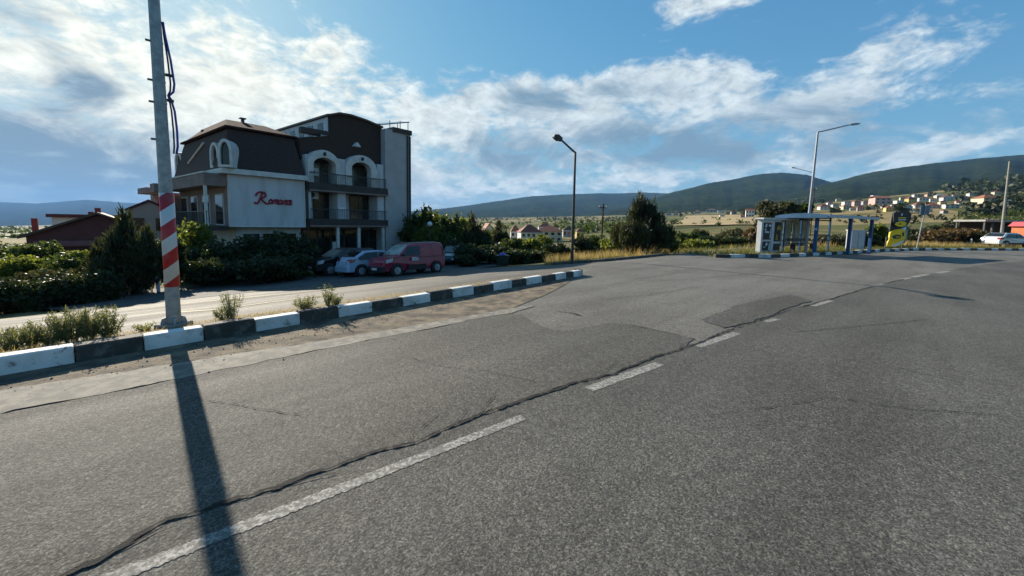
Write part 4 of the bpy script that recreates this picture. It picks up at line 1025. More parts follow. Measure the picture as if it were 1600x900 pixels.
marks(p1_, WHT, [[(-2.5, 1.52), (-2.30, 1.50), (-2.22, 1.72), (-2.38, 1.74)], [(-2.1, 1.58), (-1.78, 1.52), (-1.78, 1.66), (-2.05, 1.70)], [(-2.45, 1.16), (-1.98, 1.14), (-1.98, 1.24), (-2.4, 1.28)], [(-2.5, 1.30), (-2.34, 1.33), (-2.3, 1.41), (-2.48, 1.42)], [(-1.9, .8), (-1.78, .8), (-1.78, 1.45), (-1.86, 1.40)]])
marks(p1_, REDP, [[(-2.15, 1.72), (-1.8, 1.70), (-1.8, 1.76), (-2.15, 1.78)]])
marks(p2_, WHT, [[(-2.3, .35), (-2.12, .30), (-2.05, .5), (-2.24, .54)], [(-1.95, .06), (-1.78, .06), (-1.80, .55), (-1.9, .5)], [(-2.5, .22), (-2.3, .18), (-2.3, .26), (-2.5, .29)]])
mb = MB(SHL); mb.box(-1.34, -.62, 2.17, 2.197, .60, 1.86); p3_ = mb.build('poster', POST, ad)
mb = MB(SHL); mb.box(-1.34, -.62, 2.17, 2.197, .02, .46); p4_ = mb.build('poster', POST, ad)
marks(p3_, AMB, [[(-1.12, 1.36), (-.7, 1.34), (-.66, 1.52), (-.9, 1.66), (-1.1, 1.56)], [(-1.2, .68), (-.95, .68), (-1.0, 1.02), (-1.14, 1.08)]])
marks(p4_, M('brown_print', (.10, .07, .05), (.07, .05, .04), 9, .6), [[(-1.2, .08), (-.8, .08), (-.85, .38), (-1.1, .40)]])
# pale switch cabinet behind the shelter
sc_ = empty('switch_cabinet', at(1336, 31), R(-8), 'plain pale grey cabinet standing behind the right end of the shelter', 'cabinet')
mb = MB(); mb.box(-.55, .42, -.3, .3, .05, 1.55); mb.build('cabinet_body', M('pale_grey_paint', (.48, .50, .55), (.42, .44, .49), 3, .55), sc_, True, bevel=.02)
mb = MB(); mb.box(.425, .5, -.3, .3, .05, 1.4); mb.build('side_flap', DSTEEL, sc_, True)
mb = MB(); mb.box(-.6, .55, -.35, .35, 1.555, 1.62); mb.build('cabinet_top', WHITEP, sc_, True)
for x in (-.45, .35):
    mb = MB(); mb.box(x - .05, x + .05, -.2, .2, -.1, .05); mb.build('leg', DSTEEL, sc_, True)
mb = MB(); mb.box(-.07, -.05, -.31, -.302, .15, 1.45); mb.build('door_seam', DSTEEL, sc_, True)
m_ = empty('meter_box', at(1189, 29), 0, 'small cream box on a post at the left of the poster cabinet', 'box')
mb = MB(); mb.box(-.2, .2, -.12, .12, .55, 1.15); mb.build('box', M('cream_paint', (.55, .54, .46), (.48, .46, .40), 4, .6), m_, True, bevel=.015); mb = MB(); mb.box(-.05, .05, -.05, .05, -.1, .55); mb.build('post', CONC, m_, True)
# black and yellow advertising totem
YEL = M('yellow_panel', (.86, .60, .015), (.76, .50, .012), 5, .5)
tb = G(1398, 388.5, .1); td_ = tb.y; pxm = td_ / 600
tt = empty('advertising_totem', (tb.x, tb.y, .1), 0, 'black and yellow stacked advertising totem behind the far kerb', 'sign')
TT = lambda px, py: ((px - 800) / 600 * td_ - tb.x, Zat(px, py, td_) - .1)
def panel(name, pts, mat, par, y0=-.06, y1=.06):
    mb = MB(); mb.prism([TT(*p) for p in pts], y0, y1, 'y'); return mb.build(name, mat, par, True)
blk = panel('top_panel', [(1389, 333), (1392, 331), (1413, 331), (1416.5, 334), (1416, 345), (1411.5, 352), (1393, 352), (1390, 347)], POST, tt)
panel('lettering', [(1400.5, 333.5), (1402.5, 333.5), (1402.5, 337), (1400.5, 337)], WHT, blk, -.075, -.062)
for y in (339.5, 342.6): panel('lettering', [(1396.5, y), (1409, y), (1408, y + 1.6), (1397, y + 1.6)], YEL if y < 340 else WHT, blk, -.075, -.062)
yel = panel('disc', [(1392, 351), (1394, 347.5), (1400, 345.7), (1406, 346), (1410, 348.5), (1409.5, 352), (1404, 354.4), (1397, 353.6)], YEL, tt, -.09, -.063)
panel('lettering', [(1398, 349), (1401.5, 348.5), (1401.5, 350.5), (1398, 351)], POST, yel, -.1, -.092)
panel('bracket', [(1402, 358.5), (1411, 353.5), (1414, 353), (1413, 358.5), (1408, 361)], WHT, tt, -.05, .05)
mid = panel('middle_panel', [(1387, 363), (1393, 359), (1402, 357.5), (1410, 360.5), (1411, 374), (1386, 375)], YEL, tt)
panel('lettering', [(1390, 369), (1396, 366.5), (1403, 367), (1404.5, 370), (1401, 373), (1393, 373)], POST, mid, -.075, -.062)
panel('lettering', [(1396, 369.3), (1402, 369.3), (1402, 370.8), (1396, 370.8)], YEL, mid, -.09, -.077)
panel('lettering', [(1405, 363), (1408, 363), (1408.5, 369), (1406, 369)], POST, mid, -.075, -.062)
panel('frame_edge', [(1411.2, 354), (1414, 354), (1413, 378), (1410.5, 378)], STEEL, tt, -.05, .05)
low = panel('bottom_panel', [(1386, 375.4), (1410, 374.4), (1408, 382), (1400, 385), (1383, 385.5), (1384.5, 378)], YEL, tt)
panel('stripe', [(1391, 383), (1409, 375.5), (1408.5, 379), (1399, 384), (1393, 385)], WHT, low, -.075, -.062)
panel('back_board', [(1389, 333), (1415, 333), (1413.5, 380), (1386.5, 380)], POST, tt, .063, .10)
for px in (1385, 1411): panel('post', [(px - .8, 370), (px + .8, 370), (px + .8, 389), (px - .8, 389)], DSTEEL, tt, .103, .15)
# road sign from behind
rs = G(1431.5, 389, .1); rd = rs.y
rr_ = empty('road_sign', (rs.x, rs.y, .1), 0, 'blue grey road sign plate on a slim leaning post right of the totem', 'road sign')
TR = lambda px, py: ((px - 800) / 600 * rd - rs.x, Zat(px, py, rd) - .1)
mb = MB(); a_, b_ = TR(1431.5, 389), TR(1438.5, 319); mb.tube([(a_[0], 0, a_[1] - .1), (b_[0], 0, b_[1])], .04, 8); mb.build('post', STEEL, rr_, True)
mb = MB(); mb.prism([TR(1431.5, 320.5), TR(1445.5, 320.5), TR(1445.5, 335.5), TR(1431.5, 335.5)], .045, .065, 'y'); mb.build('sign_plate', M('sign_back', (.16, .21, .25), (.12, .16, .20), 4, .5, .2), rr_, True)
# low black posts and white posts along the far verge
def bollard(px, py, h, lab, mat, grp=None, r=.035):
    b = G(px, py, .08); o = empty('marker_post', (b.x, b.y, .08), 0, lab, 'post', grp)
    mb = MB(); mb.tube([(0, 0, -.1), (0, 0, h * .9)], r, 8); mb.build('shaft', mat, o, True)
    mb = MB(); mb.tube([(0, 0, h * .9), (0, 0, h)], [r * 1.15, r * .8], 8); mb.build('cap', mat, o, True)
bollard(1348.5, 389, .9, 'thin black post on the grass right of the bus shelter', BLACK); bollard(1383.5, 389.5, 1.0, 'thin black post at the left foot of the totem', BLACK)
bollard(1517, 384, .8, 'left white post on the verge near the white car', WHITEP, None, .07); bollard(1535, 384, .9, 'white post on the verge nearest the white car', WHITEP, None, .08)
# left roadside: leaning white post and stone pier beside the hedge
o = empty('marker_post', GH(248, 456), 0, 'pale blue white leaning post with a peaked cap beside the striped pole', 'post')
mb = MB(); mb.tube([(0, 0, -.1), (-.02, 0, .35), (-.10, 0, .72)], [.06, .07, .06], 8); mb.build('shaft', M('blue_white_paint', (.42, .48, .60), (.34, .40, .52), 6, .6), o, True)
mb = MB(); mb.hexa([(-.28, -.05, .70), (-.03, -.07, .72), (-.03, .07, .72), (-.28, .05, .70)], [(-.24, -.02, .76), (-.05, -.05, .84), (-.05, .05, .84), (-.24, .02, .76)]); mb.build('cap', WHITEP, o, True)
o = empty('stone_pier', GH(223, 458), R(15), 'short beige stone pier in the hedge shade left of the striped pole', 'pier')
mb = MB(); mb.box(-.11, .11, -.11, .11, -.1, .42); mb.build('shaft', M('beige_stone', (.30, .27, .18), (.22, .20, .14), 7, .9, bump=.5), o, True, bevel=.015); mb = MB(); mb.box(-.14, .14, -.14, .14, .421, .49); mb.build('cap', CONC, o, True, bevel=.015)
# garden globe lamp among the trees right of the hotel
gl = at(671, 31); o = empty('globe_lamp', gl, 0, 'white globe lamp among the trees right of the hotel', 'garden lamp'); zg = Zat(671, 350, 31) - gl.z
mb = MB(); mb.tube([(0, 0, -.1), (0, 0, zg - .15)], .04, 8); mb.build('post', DSTEEL, o, True); mb = MB(); mb.ball((0, 0, zg), .2, 14, 8); mb.build('globe', WHITEP, o, True, smooth=True)
# flat canopy and orange booth at the right edge
cn = empty('flat_canopy', at(1560, 56), 0, 'long low canopy with a flat pale roof behind the white car', 'canopy'); zc_ = Zat(1560, 344, 56) - cn.location.z
mb = MB(); mb.box(-4.3, 9, -1.5, 2.5, zc_ - .28, zc_); mb.build('roof', M('canopy_roof', (.34, .34, .33), (.26, .26, .25), 3, .7), cn, True, bevel=.02)
for x in (-4.0, -2.9, 1.0, 4.5, 8.5):
    for y_ in (-1.2, 2.2):
        mb = MB(); mb.box(x - .09, x + .09, y_ - .09, y_ + .09, -.3, zc_ - .283); mb.build('post', DSTEEL, cn, True)
mb = MB(); mb.box(-3.8, 8.4, 2.0, 2.1, -.2, zc_ - .29); mb.build('back_wall', BROWN, cn, True)
ob = empty('kiosk', at(1597, 50), 0, 'orange kiosk with a red awning at the right edge of the picture', 'kiosk'); zo = Zat(1597, 352, 50) - ob.location.z
ORG = M('orange_panel', (.55, .14, .03), (.45, .10, .025), 4, .6)
mb = MB(); mb.box(-.8, 1.6, -.8, .8, -.1, zo - .15); mb.build('booth', ORG, ob, True, bevel=.02); mb = MB(); mb.hexa([(-1.1, -1.2, zo - .15), (1.9, -1.2, zo - .15), (1.9, 1.0, zo - .15), (-1.1, 1.0, zo - .15)], [(-.7, -.7, zo + .45), (1.5, -.7, zo + .45), (1.5, .8, zo + .45), (-.7, .8, zo + .45)]); mb.build('awning', REDP, ob, True)
mb = MB(); mb.box(-.5, 1.3, -.83, -.803, .9, zo - .35); mb.build('serving_window', AMB, ob, True)
# village on the hillside: column, base row, width, eave and ridge heights in rows above the base
VIL = [(1287, 328, 17, 5, 4, 'white', 'red', 'hip', 'white house with red roof, lowest left in the village above the blue shelter'), (1323, 320.5, 13, 5, 2, 'white', 'brown', 'hip', 'white house with brown roof, upper left in the village'), (1337.5, 321.5, 11, 6, 2.5, 'pink', 'red', 'hip', 'pink house with red roof beside the upper left white house'),
       (1351, 319.5, 12, 4.5, 2, 'grey', 'grey', 'flat', 'grey flat roofed house right of the pink one'), (1374, 319, 26, 9, 3, 'pink', 'orange', 'side', 'long pink and orange block, largest house left of the totem'), (1321, 327.5, 15, 5, 2.5, 'cream', 'red', 'hip', 'cream house with red roof in the lower row of the village'), (1344.5, 330, 11, 6, 3, 'pink', 'dark red', 'hip', 'pink house with dark red roof in the lower row'),
       (1389, 331, 14, 6, 3, 'yellow', 'orange', 'hip', 'orange yellow house just above the top of the totem'), (1403.5, 319, 12, 5, 3, 'white', 'grey', 'flat', 'white cube house above the totem'), (1417.5, 330, 11, 6, 3, 'blue', 'grey', 'hip', 'pale blue house right of the totem top'), (1422, 316, 13, 5, 3.5, 'yellow', 'red', 'hip', 'yellow house with red roof in the middle of the village'),
       (1442, 313.5, 13, 4, 2.5, 'white', 'brown', 'hip', 'white house with brown roof above the road sign'), (1436, 325, 18, 5, 4, 'white', 'red', 'hip', 'white house with bright red roof right above the road sign'), (1457, 326, 17, 5, 3.5, 'grey', 'red', 'hip', 'grey house with red roof right of the road sign'), (1467, 310.5, 12, 4.5, 2.5, 'cream', 'grey', 'hip', 'cream house at the top of the village'),
       (1478, 314.5, 15, 6, 3.5, 'white', 'dark red', 'gable', 'white gabled house with dark red roof at the top of the village'), (1457.5, 315, 9, 4, 2, 'white', 'red', 'hip', 'small white house between the cream and the brown roofed one'), (1485, 325.5, 19, 5, 1, 'white', 'grey', 'flat', 'long white flat roofed house low on the right of the village'), (1507, 313, 13, 4.5, 2.5, 'grey', 'brown', 'hip', 'grey house standing apart right of the village'),
       (1541, 317, 32, 7, 5.5, 'cream', 'orange', 'hip', 'large cream house with broad orange roof on the right slope'), (1304, 324, 10, 4, 2, 'white', 'brown', 'hip', 'small white house between the two left hand houses'), (1362, 328, 10, 4, 2.5, 'cream', 'brown', 'hip', 'small cream house below the long pink block'), (1500, 322, 9, 3.5, 2, 'cream', 'grey', 'flat', 'tiny cream shed right of the long white house'), (1520, 320, 9, 3, 1, 'white', 'grey', 'flat', 'tiny white shed left of the large orange roof'),
       (1296, 321, 9, 4, 2, 'white', 'red', 'hip', 'little white house above the lowest left one'), (1310, 314.5, 8, 3.5, 2, 'cream', 'brown', 'hip', 'little cream house highest at the left end of the village'), (1332, 329, 8, 3.5, 2, 'white', 'red', 'hip', 'little white house between the two lower pink ones'), (1366, 309, 9, 3.5, 2, 'white', 'grey', 'flat', 'little white house above the long pink block'), (1396, 324, 8, 3.5, 2, 'white', 'red', 'hip', 'little white house between the white cube and the totem'), (1410, 312.5, 8, 3.5, 2, 'cream', 'red', 'hip', 'little cream house above the white cube'), (1432, 331, 9, 3.5, 2, 'cream', 'brown', 'hip', 'little cream house left of the road sign plate'), (1430, 307.5, 8, 3, 1.5, 'white', 'red', 'hip', 'little white house above the yellow one'), (1450, 331.5, 10, 3.5, 2, 'white', 'brown', 'hip', 'little white house just right of the road sign plate'), (1450, 307, 8, 3, 1.5, 'pink', 'red', 'hip', 'little pink house above the white brown roofed one'), (1472, 320, 10, 4, 2.5, 'cream', 'red', 'hip', 'little cream house under the white gabled one'), (1491, 309, 9, 3.5, 2, 'white', 'red', 'hip', 'little white house at the top right of the village'), (1497, 317.5, 8, 3, 1.5, 'pink', 'red', 'hip', 'little pink house under the standing apart grey one'), (1516, 306, 9, 3.5, 2, 'white', 'brown', 'hip', 'little white house above the large orange roof, left'), (1556, 304, 10, 3.5, 2, 'cream', 'red', 'hip', 'little cream house high above the large orange roof'), (1475, 333, 9, 3.5, 1.5, 'grey', 'red', 'hip', 'little grey house lowest on the right of the village'), (1381, 325, 8, 3.5, 2, 'grey', 'red', 'hip', 'little grey house left of the orange yellow one'),
       (1171, 340, 14, 11, 2, 'white', 'red', 'side', 'tall white house left of the olive tree'), (1160, 341, 8, 4, 2, 'pink', 'red', 'hip', 'small pink house beside the tall white one'), (1056, 337, 8, 6, 2, 'pink', 'brown', 'hip', 'pinkish house nearest the roadside pine'), (1045, 337, 8, 4, 2, 'grey', 'grey', 'flat', 'low grey house behind the roadside pine'), (1112, 331.5, 16, 3.5, 2, 'grey', 'brown', 'hip', 'wide grey house in the middle above the golden field'),
       (1126, 333, 10, 4, 1.5, 'white', 'grey', 'flat', 'white flat house in the middle above the golden field'), (1128, 339, 8, 2.5, .8, 'white', 'grey', 'flat', 'low white shed at the top edge of the golden field'), (1090, 334, 9, 3.5, 2, 'grey', 'red', 'hip', 'small grey house with red roof above the golden field'), (1146, 335, 9, 4, 2, 'grey', 'dark red', 'hip', 'dim grey house left of the small pink one')]
# ================================================================== VEGETATION
L_DARK = leafmat('leaf_dark', (.026, .040, .013), (.052, .072, .020), (.016, .024, .009), .26)
L_MID = leafmat('leaf_mid', (.050, .082, .018), (.095, .130, .030), (.026, .044, .012), .42)
L_YEL = leafmat('leaf_yellow_green', (.11, .15, .026), (.17, .20, .040), (.055, .08, .016), .5)
L_OLV = leafmat('leaf_olive', (.055, .062, .024), (.085, .085, .034), (.028, .032, .014), .30)
L_RUST = leafmat('leaf_rust', (.13, .070, .025), (.19, .12, .045), (.06, .045, .018), .35)
L_PINE = leafmat('needles', (.034, .046, .020), (.068, .078, .032), (.020, .028, .014), .26)
L_WEED = leafmat('weed_leaf', (.14, .16, .065), (.21, .22, .10), (.10, .11, .04), .40)
GR_DRY = leafmat('dry_grass_blade', (.34, .25, .10), (.44, .33, .15), (.22, .17, .07), .45)
GR_GRN = leafmat('green_grass_blade', (.10, .115, .032), (.17, .165, .05), (.06, .075, .02), .40)
def quads(P, A, B):
    n = len(P); v = np.empty((n, 4, 3)); v[:, 0] = P - A - B; v[:, 1] = P + A - B; v[:, 2] = P + A * .7 + B; v[:, 3] = P - A * .7 + B
    return v.reshape(-1, 3)
def rawmesh(name, v, k, mat, parent=None):
    n = len(v) // k; me = bpy.data.meshes.new(name)
    me.vertices.add(len(v)); me.vertices.foreach_set('co', np.asarray(v, dtype=np.float32).ravel())
    me.loops.add(n * k); me.loops.foreach_set('vertex_index', np.arange(n * k, dtype=np.int32))
    me.polygons.add(n); me.polygons.foreach_set('loop_start', np.arange(0, n * k, k, dtype=np.int32))
    me.update(calc_edges=True); me.validate(); me.materials.append(mat)
    o = bpy.data.objects.new(name, me); COL.objects.link(o)
    if parent is not None: o.parent = parent
    return o
def unit(v): return v / (np.linalg.norm(v, axis=1, keepdims=True) + 1e-9)
def cloud(r, lobes, n, size, needle=False, lift=.0):
    L = np.array(lobes, dtype=float); w = (L[:, 3] * L[:, 4] * L[:, 5]) ** .67; w /= w.sum()
    idx = r.choice(len(L), n, p=w)
    d = unit(r.normal(size=(n, 3))); f = .45 + .55 * r.rand(n) ** .55
    ph = r.rand(len(L), 6) * 6.28
    lump = 1 + .16 * np.sin(d[:, 0] * 5 + ph[idx, 0]) * np.sin(d[:, 1] * 5 + ph[idx, 1]) + .14 * np.sin(d[:, 2] * 8 + ph[idx, 2] + d[:, 0] * 6)
    out = r.rand(n) < .06; f = np.where(out, f * (1.05 + .22 * r.rand(n)), f)
    P = L[idx, :3] + d * L[idx, 3:6] * (f * lump)[:, None]
    nr = unit(d * .6 + r.normal(size=(n, 3)) * .7); t = unit(np.cross(nr, r.normal(size=(n, 3))))
    if needle: t = unit(d * .5 + r.normal(size=(n, 3)) * .35 + np.array([0, 0, .9]))
    elif lift: t = unit(t + np.array([0, 0, lift]))
    b = unit(np.cross(t, nr)); s = size * (.55 + .9 * r.rand(n))
    A = b * (s * (.14 if needle else .42))[:, None]; B = t * (s * (1.1 if needle else .72))[:, None]
    v = quads(P, A, B); v[:, 2] = np.maximum(v[:, 2], .01)
    return v
def lobes_for(style, r, W, H):
    lo = []
    if style == 'round':
        lo.append((0, 0, H * .52, W * .36, W * .36, H * .44))
        for k in range(9):
            a = r.rand() * 6.28; q = W * (.20 + .14 * r.rand()); z = H * (.22 + .60 * r.rand()); s = (.16 + .12 * r.rand())
            lo.append((q * math.cos(a), q * math.sin(a), z, W * s, W * s, H * (.14 + .10 * r.rand())))
    elif style == 'tree':
        for k in range(13):
            a = r.rand() * 6.28; q = W * .34 * math.sqrt(r.rand()); z = H * (.38 + .50 * r.rand()); s = .13 + .10 * r.rand()
            lo.append((q * math.cos(a), q * math.sin(a), z, W * s, W * s, H * (.09 + .07 * r.rand())))
        lo.append((0, 0, H * .6, W * .28, W * .28, H * .3))
    elif style == 'shoots':
        lo.append((0, 0, H * .42, W * .46, W * .42, H * .42))
        for k in range(9):
            a = r.rand() * 6.28; q = W * .36 * math.sqrt(r.rand()); h = H * (.62 + .38 * r.rand())
            lo.append((q * math.cos(a), q * math.sin(a), h * .62, W * .11, W * .11, h * .38))
    elif style == 'pine':
        lo.append((0, 0, H * .30, W * .36, W * .34, H * .30))
        for k in range(20):
            a = r.rand() * 6.28; q = W * .42 * math.sqrt(r.rand()); h = H * (1.0 - .55 * (q / (W * .42)) ** 1.2) * (.85 + .18 * r.rand())
            lo.append((q * math.cos(a), q * math.sin(a), h * .68, W * .095, W * .095, h * .32))
        lo.append((-W * .06, 0, H * .74, W * .10, W * .10, H * .26))
    return lo
def plant(name, cat, label, px, d, pyt, wpx, style, mat, n=2200, size=.12, group=None, seed=None, loc=None, H=None, W=None):
    seed = seed if seed is not None else int(px * 7 + d * 3) % 9973
    r = np.random.RandomState(seed)
    b = loc or at(px, d); H = H or Zat(px, pyt, b.y) - b.z; W = W or wpx * b.y / 600
    root = empty(name, (b.x, b.y, b.z - .03), r.rand() * .3, label, cat, group)
    rawmesh('crown' if style in ('tree', 'pine', 'shoots') else 'foliage', cloud(r, lobes_for(style, r, W, H), n, size, style == 'pine', .5 if style == 'shoots' else 0), 4, mat, root)
    mb = MB(); tr_ = max(.025, W * .025)
    mb.tube([(0, 0, -.1), (W * .02, 0, H * .35), (-W * .02, W * .02, H * .75)], [tr_ * 1.4, tr_, tr_ * .35], 7)
    for k in range(5):
        a = r.rand() * 6.28; z = H * (.18 + .3 * r.rand()); mb.tube([(W * .01, 0, z), (math.cos(a) * W * .16, math.sin(a) * W * .16, z + H * .16), (math.cos(a) * W * .28, math.sin(a) * W * .28, z + H * .30)], [tr_ * .7, tr_ * .45, tr_ * .15], 5)
    mb.build('trunk' if style in ('tree', 'pine', 'shoots') else 'stem', BARK, root, True)
    return root
GH_ = 'shrubs of the hotel hedge'; GT = 'trees right of the hotel'
# left of the striped pole
r_ = np.random.RandomState(3); a_, b_ = at(-120, 10.4), at(172, 14.3); lo = []
hedge = empty('hedge', a_.lerp(b_, .5), 0, 'low dark clipped hedge along the far side of the side street, left', 'hedge'); hedge.location.z -= .1
for k in range(34):
    p = a_.lerp(b_, (k + r_.rand() * .6) / 34) - hedge.location; q = en * (r_.rand() * .7 + .1); h = .75 + .4 * r_.rand()
    lo.append((p.x + q.x, p.y + q.y, height(p.x + hedge.location.x, p.y + hedge.location.y) - hedge.location.z + h * .42, .42, .42, h * .58))
v = cloud(r_, lo, 16000, .060); rawmesh('foliage', v, 4, L_DARK, hedge)
mb = MB()
for k in range(0, 34, 4): mb.tube([(lo[k][0], lo[k][1], lo[k][2] - .8), (lo[k][0], lo[k][1], lo[k][2])], .02, 5)
mb.build('stem', BARK, hedge, True)
plant('pine_tree', 'tree', 'big dark bushy pine with upright candles left of the striped pole', 203, 16.2, 325, 112, 'pine', L_PINE, 9000, .15)
plant('pine_tree', 'tree', 'lower dark pine pressed against the big one, close to the red brown house', 160, 17.5, 372, 70, 'pine', L_PINE, 4500, .14)
for px, d, py, w, mt, lab in ((12, 17, 398, 70, L_YEL, 'bright yellow green shrub at the left edge of the picture'), (52, 19, 378, 62, L_MID, 'mid green shrub below the left eave of the red brown house'),
                              (92, 17.5, 392, 58, L_MID, 'second green shrub in front of the red brown house wall'), (128, 18.5, 388, 50, L_YEL, 'sunlit shrub between the red brown house and the pines'),
                              (-30, 20, 372, 80, L_MID, 'green shrub cut by the left edge of the picture'), (75, 14.6, 418, 90, L_OLV, 'low olive shrub just behind the left hedge'), (138, 15.4, 425, 60, L_DARK, 'small dark shrub behind the right end of the left hedge')):
    plant('shrub', 'shrub', lab, px, d, py, w, 'round', mt, 4200, .08, 'shrubs before the red brown house')
plant('shrub', 'shrub', 'sunlit yellow green shrub right behind the striped pole', 312, 22.5, 344, 66, 'round', L_YEL, 3200, .12)
for px, d, py, w, lab in ((262, 17.5, 368, 44, 'dark shrub directly behind the striped pole'), (292, 20.0, 385, 60, 'dark hedge shrub at the left end of the hotel hedge'), (338, 20.5, 372, 70, 'dark hedge shrub left of the white sign wall'), (385, 21.0, 364, 72, 'dark hedge shrub under the middle of the sign wall'),
                          (430, 21.5, 362, 72, 'dark hedge shrub under the right end of the sign wall'), (470, 23.5, 366, 60, 'dark hedge shrub behind the black car'), (408, 19.2, 398, 90, 'low dark hedge shrub at the street edge below the sign wall'), (330, 18.6, 402, 90, 'low dark hedge shrub at the street edge right of the striped pole'), (452, 20.6, 398, 54, 'low dark hedge shrub just left of the black car')):
    plant('shrub', 'shrub', lab, px, d, py, w, 'round', L_DARK, 5200, .09, GH_)
plant('shrub', 'shrub', 'small reddish shrub at the foot of the hotel end wall', 628, 27.5, 376, 36, 'round', L_RUST, 900, .10)
# right of the hotel
for px, d, py, w, st, mt, lab in ((652, 36, 320, 56, 'shoots', L_MID, 'tall leafy tree touching the right wall of the hotel'), (676, 38, 327, 52, 'shoots', L_YEL, 'light green tree with upright shoots behind the crimson van'),
                                  (700, 37, 329, 54, 'shoots', L_MID, 'leafy tree with a tall central shoot above the teal car'), (722, 39, 333, 50, 'shoots', L_YEL, 'slim light green tree between the leafy tree and the dark pine'), (740, 36, 331, 62, 'pine', L_PINE, 'dark pine between the leafy trees and the orange roofed house'),
                                  (782, 40, 343, 48, 'pine', L_PINE, 'dark pointed pine left of the white house with red roofs')):
    plant('tree' if st == 'shoots' else 'pine_tree', 'tree', lab, px, d, py, w, st, mt, 6500, .17, GT)
for px, d, py, w, mt, lab in ((660, 31, 376, 60, L_DARK, 'dark bush behind the roof of the crimson van'), (700, 33, 374, 70, L_DARK, 'dark bush above the teal car'), (742, 30, 381, 74, L_DARK, 'dark bush between the teal car and the bin'), (775, 31, 380, 60, L_DARK, 'dark bush behind the wheeled bin'), (664, 34, 352, 50, L_YEL, 'bright green bush above the dark one behind the van roof'), (694, 35, 356, 50, L_MID, 'mid green bush between the slim tree and the teal car'), (720, 36, 352, 44, L_YEL, 'bright green bush left of the dark pine foot'), (754, 37, 362, 44, L_MID, 'mid green bush between the two dark pines'), (800, 38, 372, 36, L_MID, 'mid green bush below the narrow white wing'), (728, 27.8, 398, 40, L_DARK, 'low dark bush just right of the teal car'),
                              (806, 29, 388, 56, L_DARK, 'dark bush right of the wheeled bin'), (842, 29.5, 392, 46, L_DARK, 'low dark bush at the left end of the dry verge'), (822, 40, 371, 40, L_YEL, 'bright green bush below the white house with red roofs'), (848, 44, 366, 34, L_YEL, 'sunlit slim bush in front of the red roofs'),
                              (872, 34, 378, 44, L_DARK, 'dark bush left of the bent street lamp'), (912, 33, 368, 40, L_DARK, 'dark bush right behind the bent street lamp'), (765, 44, 356, 34, L_MID, 'green bush below the small orange roof')):
    plant('shrub', 'shrub', lab, px, d, py, w, 'round', mt, 2300, .15, 'bushes right of the hotel')
for px, d, py, w, mt, lab in ((935, 38, 366, 44, L_MID, 'green bush below the wooden electricity pole'), (962, 31, 368, 46, L_YEL, 'bright bush at the left foot of the big roadside pine'), (1045, 27, 372, 34, L_MID, 'green bush at the right foot of the big roadside pine'),
                              (1068, 34, 362, 44, L_MID, 'leafy green bush right of the roadside pine'), (1095, 32, 374, 50, L_YEL, 'low yellow green bush before the dark thicket'), (1122, 36, 368, 60, L_DARK, 'broad dark thicket bush below the golden field'), (1150, 37, 370, 56, L_DARK, 'dark bush at the right end of the thicket'),
                              (1140, 50, 356, 50, L_OLV, 'olive bush above the dark thicket'), (1176, 38, 352, 36, L_RUST, 'rusty brown bush left of the poster cabinet'), (1090, 52, 356, 34, L_OLV, 'olive bush at the edge of the golden field')):
    plant('shrub', 'shrub', lab, px, d, py, w, 'round', mt, 2300, .15, 'bushes round the side road')
plant('pine_tree', 'tree', 'big dark roadside pine with a forked pointed top', 1002, 25.5, 300, 96, 'pine', L_PINE, 9500, .17)
for px, d, py, w, mt, lab in ((1206, 46, 313, 70, L_OLV, 'large olive tree behind the poster cabinet'), (1236, 50, 316, 50, L_MID, 'green tree behind the blue shelter roof')):
    plant('tree', 'tree', lab, px, d, py, w, 'tree', mt, 5200, .24, 'trees behind the bus shelter')
for px, d, py, w, mt, lab in ((1364, 37, 348, 34, L_YEL, 'yellow green bush at the right end of the shelter'), (1378, 39, 357, 30, L_DARK, 'dark bush just left of the totem'), (1350, 36, 362, 34, L_DARK, 'dark bush behind the pale grey cabinet'), (1300, 38, 366, 60, L_OLV, 'olive bush seen through the shelter glass'),
                              (1452, 54, 351, 34, L_DARK, 'dark round bush right of the blue grey sign'), (1425, 48, 357, 30, L_DARK, 'dark bush between the totem and the road sign'), (1462, 46, 357, 44, L_RUST, 'rusty bush right of the road sign'), (1492, 47, 355, 46, L_RUST, 'middle rusty bush on the dry slope'), (1518, 49, 357, 40, L_RUST, 'rusty bush behind the white posts'),
                              (1545, 45, 362, 40, L_OLV, 'dull bush just left of the white car'), (1535, 66, 331, 60, L_MID, 'green bush on the bank above the canopy'), (1590, 70, 322, 70, L_MID, 'large green bush above the orange kiosk'), (1620, 64, 330, 70, L_MID, 'green bush cut by the right edge of the picture'), (1480, 72, 345, 30, L_OLV, 'small olive bush high on the dry slope'), (1405, 60, 352, 30, L_OLV, 'olive bush behind the totem')):
    plant('shrub', 'shrub', lab, px, d, py, w, 'round', mt, 1700, .18, 'bushes behind the far kerb')
